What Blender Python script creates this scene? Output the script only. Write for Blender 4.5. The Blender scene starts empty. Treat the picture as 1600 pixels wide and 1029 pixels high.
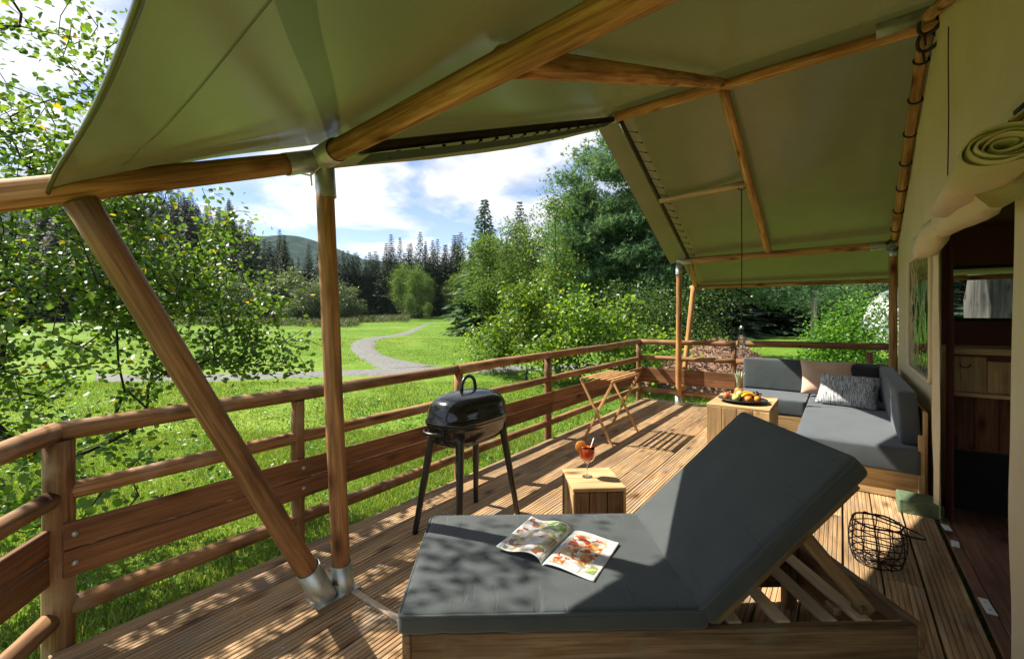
import bpy, bmesh, math, random
import numpy as np
from mathutils import Vector, Matrix, Quaternion, noise

random.seed(7)
SC = bpy.context.scene
COL = SC.collection

# ------------------------------------------------------------------ camera
F_PX, HORIZON, CAM_H = 700.0, 488.0, 1.5
TH = math.atan2(515.0, F_PX)
CT, ST = math.cos(TH), math.sin(TH)
cam_data = bpy.data.cameras.new('camera')
cam = bpy.data.objects.new('camera', cam_data)
COL.objects.link(cam)
cam_data.sensor_width = 36.0
cam_data.lens = 36.0 * F_PX / 1600.0
cam_data.shift_y = -(514.5 - HORIZON) / 1600.0
cam_data.clip_start = 0.05
cam_data.clip_end = 12000
cam.location = (0, 0, CAM_H)
cam.rotation_euler = (math.radians(90), 0, TH)
SC.camera = cam

# ------------------------------------------------------------------ sky, sun, exposure
SUN_EL = math.radians(48)
SUN_DIR = Vector((-0.955 * math.cos(SUN_EL), -0.296 * math.cos(SUN_EL), math.sin(SUN_EL))).normalized()
SUN_AZ = math.atan2(SUN_DIR.x, SUN_DIR.y)
sun_data = bpy.data.lights.new('sun', 'SUN')
sun_data.energy = 4.2
sun_data.angle = math.radians(0.53)
sun_data.color = (1.0, 0.93, 0.80)
sun = bpy.data.objects.new('sun', sun_data)
COL.objects.link(sun)
sun.rotation_euler = SUN_DIR.to_track_quat('Z', 'Y').to_euler()
sun.location = (-30, -10, 40)

world = bpy.data.worlds.new('World')
SC.world = world
world.use_nodes = True
wn, wl = world.node_tree.nodes, world.node_tree.links
wn.clear()
w_out = wn.new('ShaderNodeOutputWorld')
w_sky = wn.new('ShaderNodeTexSky')
w_sky.sky_type = 'NISHITA'
w_sky.sun_disc = False
w_sky.sun_elevation = SUN_EL
w_sky.sun_rotation = SUN_AZ
w_sky.air_density = 0.6
w_sky.dust_density = 0.3
w_sky.ozone_density = 2.5
w_sky.altitude = 600
w_bg = wn.new('ShaderNodeBackground')
w_bg.inputs['Strength'].default_value = 0.07
w_tc = wn.new('ShaderNodeTexCoord')
w_sep = wn.new('ShaderNodeSeparateXYZ')
wl.new(w_tc.outputs['Generated'], w_sep.inputs[0])
w_add = wn.new('ShaderNodeMath'); w_add.operation = 'ADD'; w_add.inputs[1].default_value = 0.22
w_abs = wn.new('ShaderNodeMath'); w_abs.operation = 'ABSOLUTE'
wl.new(w_sep.outputs['Z'], w_abs.inputs[0]); wl.new(w_abs.outputs[0], w_add.inputs[0])
w_dx = wn.new('ShaderNodeMath'); w_dx.operation = 'DIVIDE'
w_dy = wn.new('ShaderNodeMath'); w_dy.operation = 'DIVIDE'
wl.new(w_sep.outputs['X'], w_dx.inputs[0]); wl.new(w_add.outputs[0], w_dx.inputs[1])
wl.new(w_sep.outputs['Y'], w_dy.inputs[0]); wl.new(w_add.outputs[0], w_dy.inputs[1])
w_cmb = wn.new('ShaderNodeCombineXYZ')
wl.new(w_dx.outputs[0], w_cmb.inputs[0]); wl.new(w_dy.outputs[0], w_cmb.inputs[1])
w_cmb.inputs[2].default_value = 31.6
w_n1 = wn.new('ShaderNodeTexNoise')
w_n1.inputs['Scale'].default_value = 2.0
w_n1.inputs['Detail'].default_value = 9
w_n1.inputs['Roughness'].default_value = 0.56
w_n1.inputs['Distortion'].default_value = 0.35
wl.new(w_cmb.outputs[0], w_n1.inputs['Vector'])
w_r1 = wn.new('ShaderNodeValToRGB')
w_r1.color_ramp.elements[0].position = 0.41
w_r1.color_ramp.elements[0].color = (0.02, 0.02, 0.02, 1)
w_r1.color_ramp.elements[1].position = 0.55
w_r1.color_ramp.elements[1].color = (1, 1, 1, 1)
wl.new(w_n1.outputs['Fac'], w_r1.inputs['Fac'])
w_n2 = wn.new('ShaderNodeTexNoise')
w_n2.inputs['Scale'].default_value = 2.6
w_n2.inputs['Detail'].default_value = 8
w_n2.inputs['Roughness'].default_value = 0.6
wl.new(w_cmb.outputs[0], w_n2.inputs['Vector'])
w_r2 = wn.new('ShaderNodeValToRGB')
w_r2.color_ramp.elements[0].position = 0.36
w_r2.color_ramp.elements[0].color = (2.8, 3.1, 3.8, 1)
w_r2.color_ramp.elements[1].position = 0.56
w_r2.color_ramp.elements[1].color = (5.7, 5.75, 5.8, 1)
wl.new(w_n2.outputs['Fac'], w_r2.inputs['Fac'])
w_mix = wn.new('ShaderNodeMixRGB')
wl.new(w_r1.outputs[0], w_mix.inputs['Fac'])
wl.new(w_sky.outputs[0], w_mix.inputs['Color1'])
wl.new(w_r2.outputs[0], w_mix.inputs['Color2'])
wl.new(w_mix.outputs[0], w_bg.inputs['Color'])
wl.new(w_bg.outputs[0], w_out.inputs['Surface'])

SC.view_settings.view_transform = 'Standard'
SC.view_settings.look = 'None'
SC.view_settings.gamma = 1.0
SC.view_settings.use_curve_mapping = False
SC.view_settings.exposure = 1.68
SC.render.engine = 'CYCLES'
SC.cycles.max_bounces = 8
SC.cycles.diffuse_bounces = 4
SC.cycles.transparent_max_bounces = 12

# ------------------------------------------------------------------ helpers
def cf(r, f, z=0.0):
    """a place given by metres to the right of and ahead of the view point"""
    return Vector((CT * r - ST * f, ST * r + CT * f, z))

def sstep(a, b, x):
    t = min(1.0, max(0.0, (x - a) / (b - a)))
    return t * t * (3 - 2 * t)

WM = {}
def link(o, parent=None, M=None):
    M = M or Matrix.Identity(4)
    COL.objects.link(o)
    if parent is not None:
        o.parent = parent
        o.matrix_basis = WM[parent.name].inverted() @ M
    else:
        o.matrix_basis = M
    WM[o.name] = M.copy()
    return o

def thing(name, label, cat, loc=(0, 0, 0), rotz=0.0, group=None):
    o = bpy.data.objects.new(name, None)
    o.empty_display_size = 0.1
    link(o, None, Matrix.Translation(Vector(loc)) @ Matrix.Rotation(rotz, 4, 'Z'))
    o['label'] = label; o['category'] = cat
    if group: o['group'] = group
    return o

def tag(o, label, cat, group=None):
    o['label'] = label; o['category'] = cat
    if group: o['group'] = group
    return o

def obj(name, me, m, parent=None, M=None, smooth=False):
    if m is not None and not me.materials:
        me.materials.append(m)
    if smooth:
        me.polygons.foreach_set('use_smooth', np.ones(len(me.polygons), dtype=bool))
    return link(bpy.data.objects.new(name, me), parent, M)

def mesh_np(name, V, F, smooth=False):
    V = np.asarray(V, dtype=np.float32); F = np.asarray(F, dtype=np.int32)
    k = F.shape[1]
    me = bpy.data.meshes.new(name)
    me.vertices.add(len(V)); me.vertices.foreach_set('co', V.ravel())
    me.loops.add(F.size); me.loops.foreach_set('vertex_index', F.ravel())
    me.polygons.add(len(F))
    me.polygons.foreach_set('loop_start', np.arange(0, F.size, k, dtype=np.int32))
    me.polygons.foreach_set('loop_total', np.full(len(F), k, dtype=np.int32))
    if smooth:
        me.polygons.foreach_set('use_smooth', np.ones(len(F), dtype=bool))
    me.update(calc_edges=True)
    return me

def mesh_pd(name, V, F, smooth=False):
    me = bpy.data.meshes.new(name)
    me.from_pydata([tuple(v) for v in V], [], F)
    if smooth:
        me.polygons.foreach_set('use_smooth', np.ones(len(me.polygons), dtype=bool))
    me.update()
    return me

def dup(root, M, label=None, group=None):
    r = root.copy(); COL.objects.link(r); r.matrix_basis = M; WM[r.name] = M.copy()
    if label: r['label'] = label
    if group: r['group'] = group
    for ch in list(root.children):
        c = ch.copy(); COL.objects.link(c); c.parent = r
        for g in ch.children:
            d = g.copy(); COL.objects.link(d); d.parent = c
    return r

def TR(x, y, z, rz=0.0, rx=0.0, ry=0.0, s=1.0):
    return (Matrix.Translation((x, y, z)) @ Matrix.Rotation(rz, 4, 'Z') @ Matrix.Rotation(rx, 4, 'X')
            @ Matrix.Rotation(ry, 4, 'Y') @ Matrix.Scale(s, 4))

def along(p0, p1, roll=0.0):
    d = (Vector(p1) - Vector(p0))
    q = d.to_track_quat('Z', 'Y')
    return Matrix.Translation(Vector(p0)) @ q.to_matrix().to_4x4() @ Matrix.Rotation(roll, 4, 'Z'), d.length

def box_mesh(name, sx, sy, sz, bev=0.004, seg=1, warp=0.0):
    """a box centred on the origin with softened edges"""
    bm = bmesh.new()
    bmesh.ops.create_cube(bm, size=1.0)
    for v in bm.verts:
        v.co = Vector((v.co.x * sx, v.co.y * sy, v.co.z * sz))
    if bev > 0:
        bmesh.ops.bevel(bm, geom=bm.edges[:], offset=min(bev, 0.3 * min(sx, sy, sz)), segments=seg, profile=0.6, affect='EDGES')
    if warp:
        for v in bm.verts:
            v.co += Vector((random.uniform(-warp, warp), random.uniform(-warp, warp), random.uniform(-warp, warp)))
    me = bpy.data.meshes.new(name); bm.to_mesh(me); bm.free()
    return me

def box(name, c, s, m, parent=None, rz=0.0, bev=0.004, seg=1, warp=0.0, M=None):
    me = box_mesh(name, s[0], s[1], s[2], bev, seg, warp)
    return obj(name, me, m, parent, M if M is not None else TR(c[0], c[1], c[2], rz))

def plank_between(name, p0, p1, w, t, m, parent, up=(0, 0, 1), bev=0.004):
    """a plank from p0 to p1: local Z along it, w across (towards up), t thick"""
    p0 = Vector(p0); p1 = Vector(p1); d = (p1 - p0).normalized()
    u = Vector(up); u = (u - d * u.dot(d)).normalized(); s = u.cross(d).normalized()
    R = Matrix((s, u, d)).transposed().to_4x4()
    L = (p1 - p0).length
    me = box_mesh(name, t, w, L, bev)
    return obj(name, me, m, parent, Matrix.Translation((p0 + p1) / 2) @ R)

def pole_mesh(name, L, r0, r1, seg=14, rings=None, rough=0.05, bend=0.0, seed=0, caps=True):
    rings = rings or max(4, int(L / 0.16))
    V = []; F = []
    ph = seed * 1.7
    for i in range(rings + 1):
        t = i / rings
        r = r0 + (r1 - r0) * t
        ox = bend * math.sin(math.pi * t) * math.cos(ph) + rough * 0.12 * r * math.sin(7 * t * L + ph)
        oy = bend * math.sin(math.pi * t) * math.sin(ph) + rough * 0.12 * r * math.cos(5 * t * L + ph)
        for j in range(seg):
            a = 2 * math.pi * j / seg
            n = noise.noise(Vector((math.cos(a) * 0.9 + seed * 3.1, math.sin(a) * 0.9, t * L * 2.6)))
            rr = r * (1 + rough * 1.6 * n)
            V.append((ox + rr * math.cos(a), oy + rr * math.sin(a), t * L))
    for i in range(rings):
        for j in range(seg):
            k = (j + 1) % seg
            F.append((i * seg + j, i * seg + k, (i + 1) * seg + k, (i + 1) * seg + j))
    if caps:
        F.append(tuple(range(seg - 1, -1, -1)))
        F.append(tuple(rings * seg + j for j in range(seg)))
    me = mesh_pd(name, V, F)
    sm = np.ones(len(me.polygons), dtype=bool)
    if caps: sm[-2:] = False
    me.polygons.foreach_set('use_smooth', sm)
    return me

_ps = [0]
def pole(name, p0, p1, r0, r1, m, parent, seg=14, rough=0.05, bend=0.0):
    _ps[0] += 1
    M, L = along(p0, p1, _ps[0] * 0.9)
    return obj(name, pole_mesh(name, L, r0, r1, seg, None, rough, bend, _ps[0]), m, parent, M)

def tube_vf(P, R, seg=6, closed=False, base=0):
    P = [Vector(p) for p in P]
    n = len(P)
    if not hasattr(R, '__len__'): R = [R] * n
    V = []; F = []
    t0 = (P[1] - P[0]).normalized()
    ref = Vector((0, 0, 1)) if abs(t0.z) < 0.9 else Vector((1, 0, 0))
    u = (ref - t0 * ref.dot(t0)).normalized()
    for i in range(n):
        if closed:
            t = (P[(i + 1) % n] - P[i - 1])
        else:
            t = P[min(i + 1, n - 1)] - P[max(i - 1, 0)]
        if t.length < 1e-9: t = t0
        t = t.normalized()
        u = (u - t * u.dot(t))
        u = u.normalized() if u.length > 1e-6 else Vector((1, 0, 0))
        w = t.cross(u)
        for j in range(seg):
            a = 2 * math.pi * j / seg
            V.append(P[i] + (u * math.cos(a) + w * math.sin(a)) * R[i])
    m_ = n if closed else n - 1
    for i in range(m_):
        i2 = (i + 1) % n
        for j in range(seg):
            k = (j + 1) % seg
            F.append((base + i * seg + j, base + i * seg + k, base + i2 * seg + k, base + i2 * seg + j))
    if not closed:
        F.append(tuple(base + j for j in range(seg - 1, -1, -1)))
        F.append(tuple(base + (n - 1) * seg + j for j in range(seg)))
    return V, F

def tubes(name, lists, m, parent=None, M=None):
    """lists: [(points, radius, seg, closed)] joined into one mesh"""
    V = []; F = []
    for P, R, seg, cl in lists:
        v, f = tube_vf(P, R, seg, cl, len(V))
        V += v; F += f
    return obj(name, mesh_pd(name, V, F, True), m, parent, M)

def lathe(name, prof, m, parent=None, M=None, seg=24, sx=1.0, sy=1.0):
    V = []; F = []
    for r, z in prof:
        for j in range(seg):
            a = 2 * math.pi * j / seg
            V.append((r * math.cos(a) * sx, r * math.sin(a) * sy, z))
    for i in range(len(prof) - 1):
        for j in range(seg):
            k = (j + 1) % seg
            F.append((i * seg + j, i * seg + k, (i + 1) * seg + k, (i + 1) * seg + j))
    return obj(name, mesh_pd(name, V, F, True), m, parent, M)

def cushion_mesh(name, sx, sy, sz, r=0.02, cuts=22, puff=0.008, wrinkle=0.003, seed=0):
    """an upholstered block: rounded edges, slightly puffed faces and fine creases"""
    bm = bmesh.new()
    bmesh.ops.create_cube(bm, size=2.0)
    bmesh.ops.subdivide_edges(bm, edges=bm.edges[:], cuts=cuts, use_grid_fill=True)
    hx, hy, hz = sx / 2, sy / 2, sz / 2
    for v in bm.verts:
        c = v.co
        q = [c.x, c.y, c.z]
        # pull sample lines towards the edges so that the rounding is resolved
        q = [math.copysign(abs(a) ** 0.75, a) for a in q]
        p = Vector((q[0] * hx, q[1] * hy, q[2] * hz))
        inner = Vector((max(-hx + r, min(hx - r, p.x)), max(-hy + r, min(hy - r, p.y)), max(-hz + r, min(hz - r, p.z))))
        d = p - inner
        if d.length > 1e-7:
            p = inner + d.normalized() * r
        bx, by, bz = 1 - q[0] ** 2, 1 - q[1] ** 2, 1 - q[2] ** 2
        n = Vector((0, 0, 0))
        if abs(abs(c.z) - 1) < 1e-4: n = Vector((0, 0, math.copysign(bx * by, c.z)))
        elif abs(abs(c.y) - 1) < 1e-4: n = Vector((0, math.copysign(bx * bz, c.y), 0))
        else: n = Vector((math.copysign(by * bz, c.x), 0, 0))
        p += n * puff
        w = noise.noise(Vector((p.x * 9 + seed, p.y * 4, p.z * 9))) + 0.5 * noise.noise(Vector((p.x * 21 + seed, p.y * 7, p.z * 17)))
        edge = max(abs(q[0]), abs(q[1]))
        p += Vector((0, 0, 1)) * w * wrinkle * (0.25 + edge ** 4)
        v.co = p
    me = bpy.data.meshes.new(name); bm.to_mesh(me); bm.free()
    me.polygons.foreach_set('use_smooth', np.ones(len(me.polygons), dtype=bool))
    return me

# ------------------------------------------------------------------ materials
def new_mat(name):
    m = bpy.data.materials.new(name); m.use_nodes = True
    nt = m.node_tree
    return m, nt.nodes, nt.links, nt.nodes['Principled BSDF']

def ramp(ns, stops):
    r = ns.new('ShaderNodeValToRGB')
    els = r.color_ramp.elements
    while len(els) < len(stops): els.new(0.5)
    for e, (p, c) in zip(els, stops):
        e.position = p; e.color = (c[0], c[1], c[2], 1)
    return r

def coords(ns, ls, scale, rnd=True):
    tc = ns.new('ShaderNodeTexCoord')
    mp = ns.new('ShaderNodeMapping')
    mp.inputs['Scale'].default_value = scale
    src = tc.outputs['Object']
    if rnd:
        oi = ns.new('ShaderNodeObjectInfo')
        vm = ns.new('ShaderNodeVectorMath'); vm.operation = 'SCALE'
        cb = ns.new('ShaderNodeCombineXYZ')
        cb.inputs[0].default_value = 13.1; cb.inputs[1].default_value = 7.7; cb.inputs[2].default_value = 31.3
        ls.new(cb.outputs[0], vm.inputs[0]); ls.new(oi.outputs['Random'], vm.inputs['Scale'])
        ad = ns.new('ShaderNodeVectorMath'); ad.operation = 'ADD'
        ls.new(src, ad.inputs[0]); ls.new(vm.outputs[0], ad.inputs[1])
        src = ad.outputs[0]
    ls.new(src, mp.inputs['Vector'])
    return mp.outputs[0], src

def wood(name, dark, mid, light, axis='z', rough=0.6, spec=0.35, knots=True, grain=1.0, bump=0.25, var=0.25, wear=None):
    m, ns, ls, bs = new_mat(name)
    a = {'x': 0, 'y': 1, 'z': 2}[axis]
    s = [52.0 * grain] * 3; s[a] = 2.4 * grain
    vec, raw = coords(ns, ls, s)
    n1 = ns.new('ShaderNodeTexNoise'); n1.inputs['Scale'].default_value = 1.0
    n1.inputs['Detail'].default_value = 7; n1.inputs['Roughness'].default_value = 0.62; n1.inputs['Distortion'].default_value = 0.6
    ls.new(vec, n1.inputs['Vector'])
    r1 = ramp(ns, [(0.30, dark), (0.50, mid), (0.70, light)])
    ls.new(n1.outputs['Fac'], r1.inputs['Fac'])
    col = r1.outputs[0]
    # broad blotches of weathering
    s2 = [3.0] * 3; s2[a] = 1.0
    mp2 = ns.new('ShaderNodeMapping'); mp2.inputs['Scale'].default_value = s2; ls.new(raw, mp2.inputs['Vector'])
    n2 = ns.new('ShaderNodeTexNoise'); n2.inputs['Scale'].default_value = 1.6; n2.inputs['Detail'].default_value = 4
    ls.new(mp2.outputs[0], n2.inputs['Vector'])
    r2 = ramp(ns, [(0.3, (0.50, 0.48, 0.47)), (0.62, (1.14, 1.1, 1.05))])
    ls.new(n2.outputs['Fac'], r2.inputs['Fac'])
    mx = ns.new('ShaderNodeMixRGB'); mx.blend_type = 'MULTIPLY'; mx.inputs['Fac'].default_value = 0.8
    ls.new(col, mx.inputs['Color1']); ls.new(r2.outputs[0], mx.inputs['Color2']); col = mx.outputs[0]
    if knots:
        s3 = [9.0] * 3; s3[a] = 3.4
        mp3 = ns.new('ShaderNodeMapping'); mp3.inputs['Scale'].default_value = s3; ls.new(raw, mp3.inputs['Vector'])
        vo = ns.new('ShaderNodeTexVoronoi'); vo.inputs['Scale'].default_value = 0.75
        ls.new(mp3.outputs[0], vo.inputs['Vector'])
        r3 = ramp(ns, [(0.07, (0.16, 0.11, 0.08)), (0.16, (0.66, 0.55, 0.46)), (0.27, (1, 1, 1))])
        ls.new(vo.outputs['Distance'], r3.inputs['Fac'])
        mk = ns.new('ShaderNodeMixRGB'); mk.blend_type = 'MULTIPLY'; mk.inputs['Fac'].default_value = 0.9
        ls.new(col, mk.inputs['Color1']); ls.new(r3.outputs[0], mk.inputs['Color2']); col = mk.outputs[0]
    if wear:
        n4 = ns.new('ShaderNodeTexNoise'); n4.inputs['Scale'].default_value = 5.0; n4.inputs['Detail'].default_value = 5
        ls.new(raw, n4.inputs['Vector'])
        r4 = ramp(ns, [(0.52, (0, 0, 0)), (0.68, (0.6, 0.6, 0.6))])
        ls.new(n4.outputs['Fac'], r4.inputs['Fac'])
        mw = ns.new('ShaderNodeMixRGB'); mw.inputs['Color2'].default_value = (*wear, 1)
        ls.new(r4.outputs[0], mw.inputs['Fac']); ls.new(col, mw.inputs['Color1']); col = mw.outputs[0]
    s5 = [75.0] * 3; s5[a] = 1.5
    mp5 = ns.new('ShaderNodeMapping'); mp5.inputs['Scale'].default_value = s5; ls.new(raw, mp5.inputs['Vector'])
    n5 = ns.new('ShaderNodeTexNoise'); n5.inputs['Scale'].default_value = 0.62; n5.inputs['Detail'].default_value = 3
    ls.new(mp5.outputs[0], n5.inputs['Vector'])
    r5 = ramp(ns, [(0.30, (0.25, 0.2, 0.17)), (0.36, (1, 1, 1))]); ls.new(n5.outputs['Fac'], r5.inputs['Fac'])
    m5 = ns.new('ShaderNodeMixRGB'); m5.blend_type = 'MULTIPLY'; m5.inputs['Fac'].default_value = 0.5
    ls.new(col, m5.inputs['Color1']); ls.new(r5.outputs[0], m5.inputs['Color2']); col = m5.outputs[0]
    hs = ns.new('ShaderNodeHueSaturation')
    oi = ns.new('ShaderNodeObjectInfo')
    mr = ns.new('ShaderNodeMapRange'); mr.inputs['To Min'].default_value = 1 - var; mr.inputs['To Max'].default_value = 1 + var
    ls.new(oi.outputs['Random'], mr.inputs['Value']); ls.new(mr.outputs[0], hs.inputs['Value'])
    ls.new(col, hs.inputs['Color']); ls.new(hs.outputs[0], bs.inputs['Base Color'])
    bs.inputs['Roughness'].default_value = rough
    bs.inputs['Specular IOR Level'].default_value = spec
    bp = ns.new('ShaderNodeBump'); bp.inputs['Strength'].default_value = bump; bp.inputs['Distance'].default_value = 0.006
    ls.new(n1.outputs['Fac'], bp.inputs['Height']); ls.new(bp.outputs[0], bs.inputs['Normal'])
    return m

M_POLE = wood('peeled pine pole', (0.17, 0.075, 0.024), (0.40, 0.205, 0.075), (0.60, 0.37, 0.165), 'z', 0.72, 0.2)
M_POSTW = wood('weathered pine post', (0.10, 0.045, 0.018), (0.25, 0.122, 0.052), (0.38, 0.21, 0.095), 'z', 0.6, 0.35)
M_DWOOD = wood('gap shade and band pole', (0.02, 0.012, 0.008), (0.035, 0.022, 0.013), (0.06, 0.038, 0.022), 'z', 0.7, 0.2)  # far verge use paints the shadow gap; near use matches the webbing
M_RAIL = wood('weathered rail', (0.12, 0.058, 0.024), (0.26, 0.135, 0.06), (0.38, 0.22, 0.105), 'z', 0.75, 0.25, wear=(0.33, 0.24, 0.15))
M_PLANK = wood('rail plank', (0.115, 0.05, 0.022), (0.20, 0.092, 0.042), (0.28, 0.145, 0.07), 'z', 0.75, 0.25)
M_DECK = wood('deck board', (0.19, 0.115, 0.055), (0.35, 0.228, 0.118), (0.49, 0.345, 0.195), 'y', 0.7, 0.3, grain=0.8, bump=0.3, var=0.18, wear=(0.26, 0.21, 0.155))
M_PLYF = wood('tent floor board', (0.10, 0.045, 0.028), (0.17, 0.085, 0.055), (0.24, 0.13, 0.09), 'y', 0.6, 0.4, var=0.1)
M_CUBE = wood('light scaffold wood', (0.30, 0.19, 0.085), (0.47, 0.32, 0.155), (0.60, 0.43, 0.23), 'z', 0.6, 0.3, grain=0.8, var=0.12)
M_CUBEX = wood('light scaffold wood across', (0.30, 0.19, 0.085), (0.47, 0.32, 0.155), (0.60, 0.43, 0.23), 'x', 0.6, 0.3, grain=0.8, var=0.12)
M_LOUNGE = wood('lounger board', (0.075, 0.046, 0.023), (0.165, 0.108, 0.056), (0.25, 0.175, 0.098), 'z', 0.7, 0.25, var=0.15, wear=(0.16, 0.14, 0.09))
M_SLAT = wood('pale slat', (0.32, 0.25, 0.17), (0.46, 0.37, 0.26), (0.58, 0.48, 0.35), 'z', 0.6, 0.3, knots=False, var=0.12)
M_TEAK = wood('folding rack wood', (0.34, 0.18, 0.07), (0.50, 0.29, 0.12), (0.62, 0.39, 0.18), 'z', 0.5, 0.4, knots=False, var=0.1)
M_BARK = wood('bark', (0.035, 0.025, 0.018), (0.085, 0.065, 0.05), (0.16, 0.13, 0.10), 'z', 0.9, 0.1, grain=0.35, bump=0.8)
M_PALEBARK = wood('pale bark', (0.12, 0.10, 0.085), (0.27, 0.25, 0.22), (0.42, 0.40, 0.37), 'z', 0.9, 0.1, grain=0.3, bump=0.8)
M_GREYBARK = wood('grey bark', (0.03, 0.03, 0.028), (0.085, 0.085, 0.08), (0.16, 0.16, 0.15), 'z', 0.9, 0.1, grain=0.3, bump=0.8)
M_TWIG = wood('dark twig bark', (0.015, 0.011, 0.009), (0.035, 0.025, 0.02), (0.065, 0.05, 0.04), 'z', 0.85, 0.15, knots=False)

def fabric(name, c, c2, scale=900, rough=0.85, sheen=0.15, bump=0.12, big=0.12):
    m, ns, ls, bs = new_mat(name)
    vec, raw = coords(ns, ls, (1, 1, 1), False)
    n = ns.new('ShaderNodeTexNoise'); n.inputs['Scale'].default_value = scale; n.inputs['Detail'].default_value = 2
    ls.new(raw, n.inputs['Vector'])
    n2 = ns.new('ShaderNodeTexNoise'); n2.inputs['Scale'].default_value = 6; n2.inputs['Detail'].default_value = 4
    ls.new(raw, n2.inputs['Vector'])
    ad = ns.new('ShaderNodeMath'); ad.operation = 'MULTIPLY_ADD'; ad.inputs[1].default_value = 0.5
    ls.new(n2.outputs['Fac'], ad.inputs[0])
    hf = ns.new('ShaderNodeMath'); hf.operation = 'MULTIPLY'; hf.inputs[1].default_value = 0.5
    ls.new(n.outputs['Fac'], hf.inputs[0]); ls.new(hf.outputs[0], ad.inputs[2])
    r = ramp(ns, [(0.35, c), (0.65, c2)])
    ls.new(ad.outputs[0], r.inputs['Fac']); ls.new(r.outputs[0], bs.inputs['Base Color'])
    bs.inputs['Roughness'].default_value = rough
    bs.inputs['Sheen Weight'].default_value = sheen
    bs.inputs['Specular IOR Level'].default_value = 0.3
    b = ns.new('ShaderNodeBump'); b.inputs['Strength'].default_value = bump; b.inputs['Distance'].default_value = 0.002
    ls.new(n.outputs['Fac'], b.inputs['Height'])
    b2 = ns.new('ShaderNodeBump'); b2.inputs['Strength'].default_value = big; b2.inputs['Distance'].default_value = 0.03
    ls.new(n2.outputs['Fac'], b2.inputs['Height']); ls.new(b.outputs[0], b2.inputs['Normal'])
    ls.new(b2.outputs[0], bs.inputs['Normal'])
    return m

M_GREY = fabric('slate grey outdoor fabric', (0.026, 0.033, 0.034), (0.042, 0.051, 0.053), 700, 0.75, 0.2)
def creased(m):
    ns, ls = m.node_tree.nodes, m.node_tree.links
    bs = ns['Principled BSDF']
    tc = ns.new('ShaderNodeTexCoord')
    mp = ns.new('ShaderNodeMapping'); mp.inputs['Scale'].default_value = (26, 2.2, 2.2)
    ls.new(tc.outputs['Object'], mp.inputs['Vector'])
    n = ns.new('ShaderNodeTexNoise'); n.inputs['Scale'].default_value = 1; n.inputs['Detail'].default_value = 3; n.inputs['Distortion'].default_value = 0.5
    ls.new(mp.outputs[0], n.inputs['Vector'])
    rp = ramp(ns, [(0.30, (0, 0, 0)), (0.42, (1, 1, 1))]); ls.new(n.outputs['Fac'], rp.inputs['Fac'])
    sp = ns.new('ShaderNodeSeparateXYZ'); ls.new(tc.outputs['Object'], sp.inputs[0])
    ab = ns.new('ShaderNodeMath'); ab.operation = 'ABSOLUTE'; ls.new(sp.outputs['Y'], ab.inputs[0])
    mr = ns.new('ShaderNodeMapRange'); mr.inputs['From Min'].default_value = 0.20; mr.inputs['From Max'].default_value = 0.36
    ls.new(ab.outputs[0], mr.inputs['Value'])
    mu0 = ns.new('ShaderNodeMath'); mu0.operation = 'MULTIPLY'; ls.new(rp.outputs[0], mu0.inputs[0]); ls.new(mr.outputs[0], mu0.inputs[1])
    mz = ns.new('ShaderNodeMapRange'); mz.inputs['From Min'].default_value = 0.028; mz.inputs['From Max'].default_value = 0.036
    ls.new(sp.outputs['Z'], mz.inputs['Value'])
    mu = ns.new('ShaderNodeMath'); mu.operation = 'MULTIPLY'; ls.new(mu0.outputs[0], mu.inputs[0]); ls.new(mz.outputs[0], mu.inputs[1])
    b = ns.new('ShaderNodeBump'); b.inputs['Strength'].default_value = 0.55; b.inputs['Distance'].default_value = 0.010
    ls.new(mu.outputs[0], b.inputs['Height'])
    old = bs.inputs['Normal'].links[0].from_socket
    ls.new(old, b.inputs['Normal']); ls.new(b.outputs[0], bs.inputs['Normal'])
creased(M_GREY)
M_GREYD = fabric('grey piping', (0.035, 0.045, 0.05), (0.05, 0.06, 0.065), 700)
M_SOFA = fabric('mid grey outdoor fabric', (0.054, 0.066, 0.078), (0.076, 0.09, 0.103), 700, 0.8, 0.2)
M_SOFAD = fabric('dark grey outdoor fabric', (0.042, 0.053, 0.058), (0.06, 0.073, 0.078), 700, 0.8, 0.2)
M_PINK = fabric('blush fabric', (0.56, 0.36, 0.26), (0.66, 0.44, 0.33), 500, 0.9, 0.2)
M_BLACKF = fabric('black fabric', (0.012, 0.011, 0.012), (0.025, 0.022, 0.024), 500, 0.9, 0.1)

def striped():
    m, ns, ls, bs = new_mat('grey streaked fabric')
    tc = ns.new('ShaderNodeTexCoord')
    mp = ns.new('ShaderNodeMapping'); mp.inputs['Scale'].default_value = (170, 14, 14)
    ls.new(tc.outputs['Object'], mp.inputs['Vector'])
    n = ns.new('ShaderNodeTexNoise'); n.inputs['Scale'].default_value = 1; n.inputs['Detail'].default_value = 4; n.inputs['Distortion'].default_value = 0.8
    ls.new(mp.outputs[0], n.inputs['Vector'])
    r = ramp(ns, [(0.36, (0.06, 0.065, 0.07)), (0.5, (0.30, 0.31, 0.32)), (0.62, (0.60, 0.61, 0.62))])
    ls.new(n.outputs['Fac'], r.inputs['Fac']); ls.new(r.outputs[0], bs.inputs['Base Color'])
    bs.inputs['Roughness'].default_value = 0.9
    return m
M_STRIPE = striped()

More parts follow.
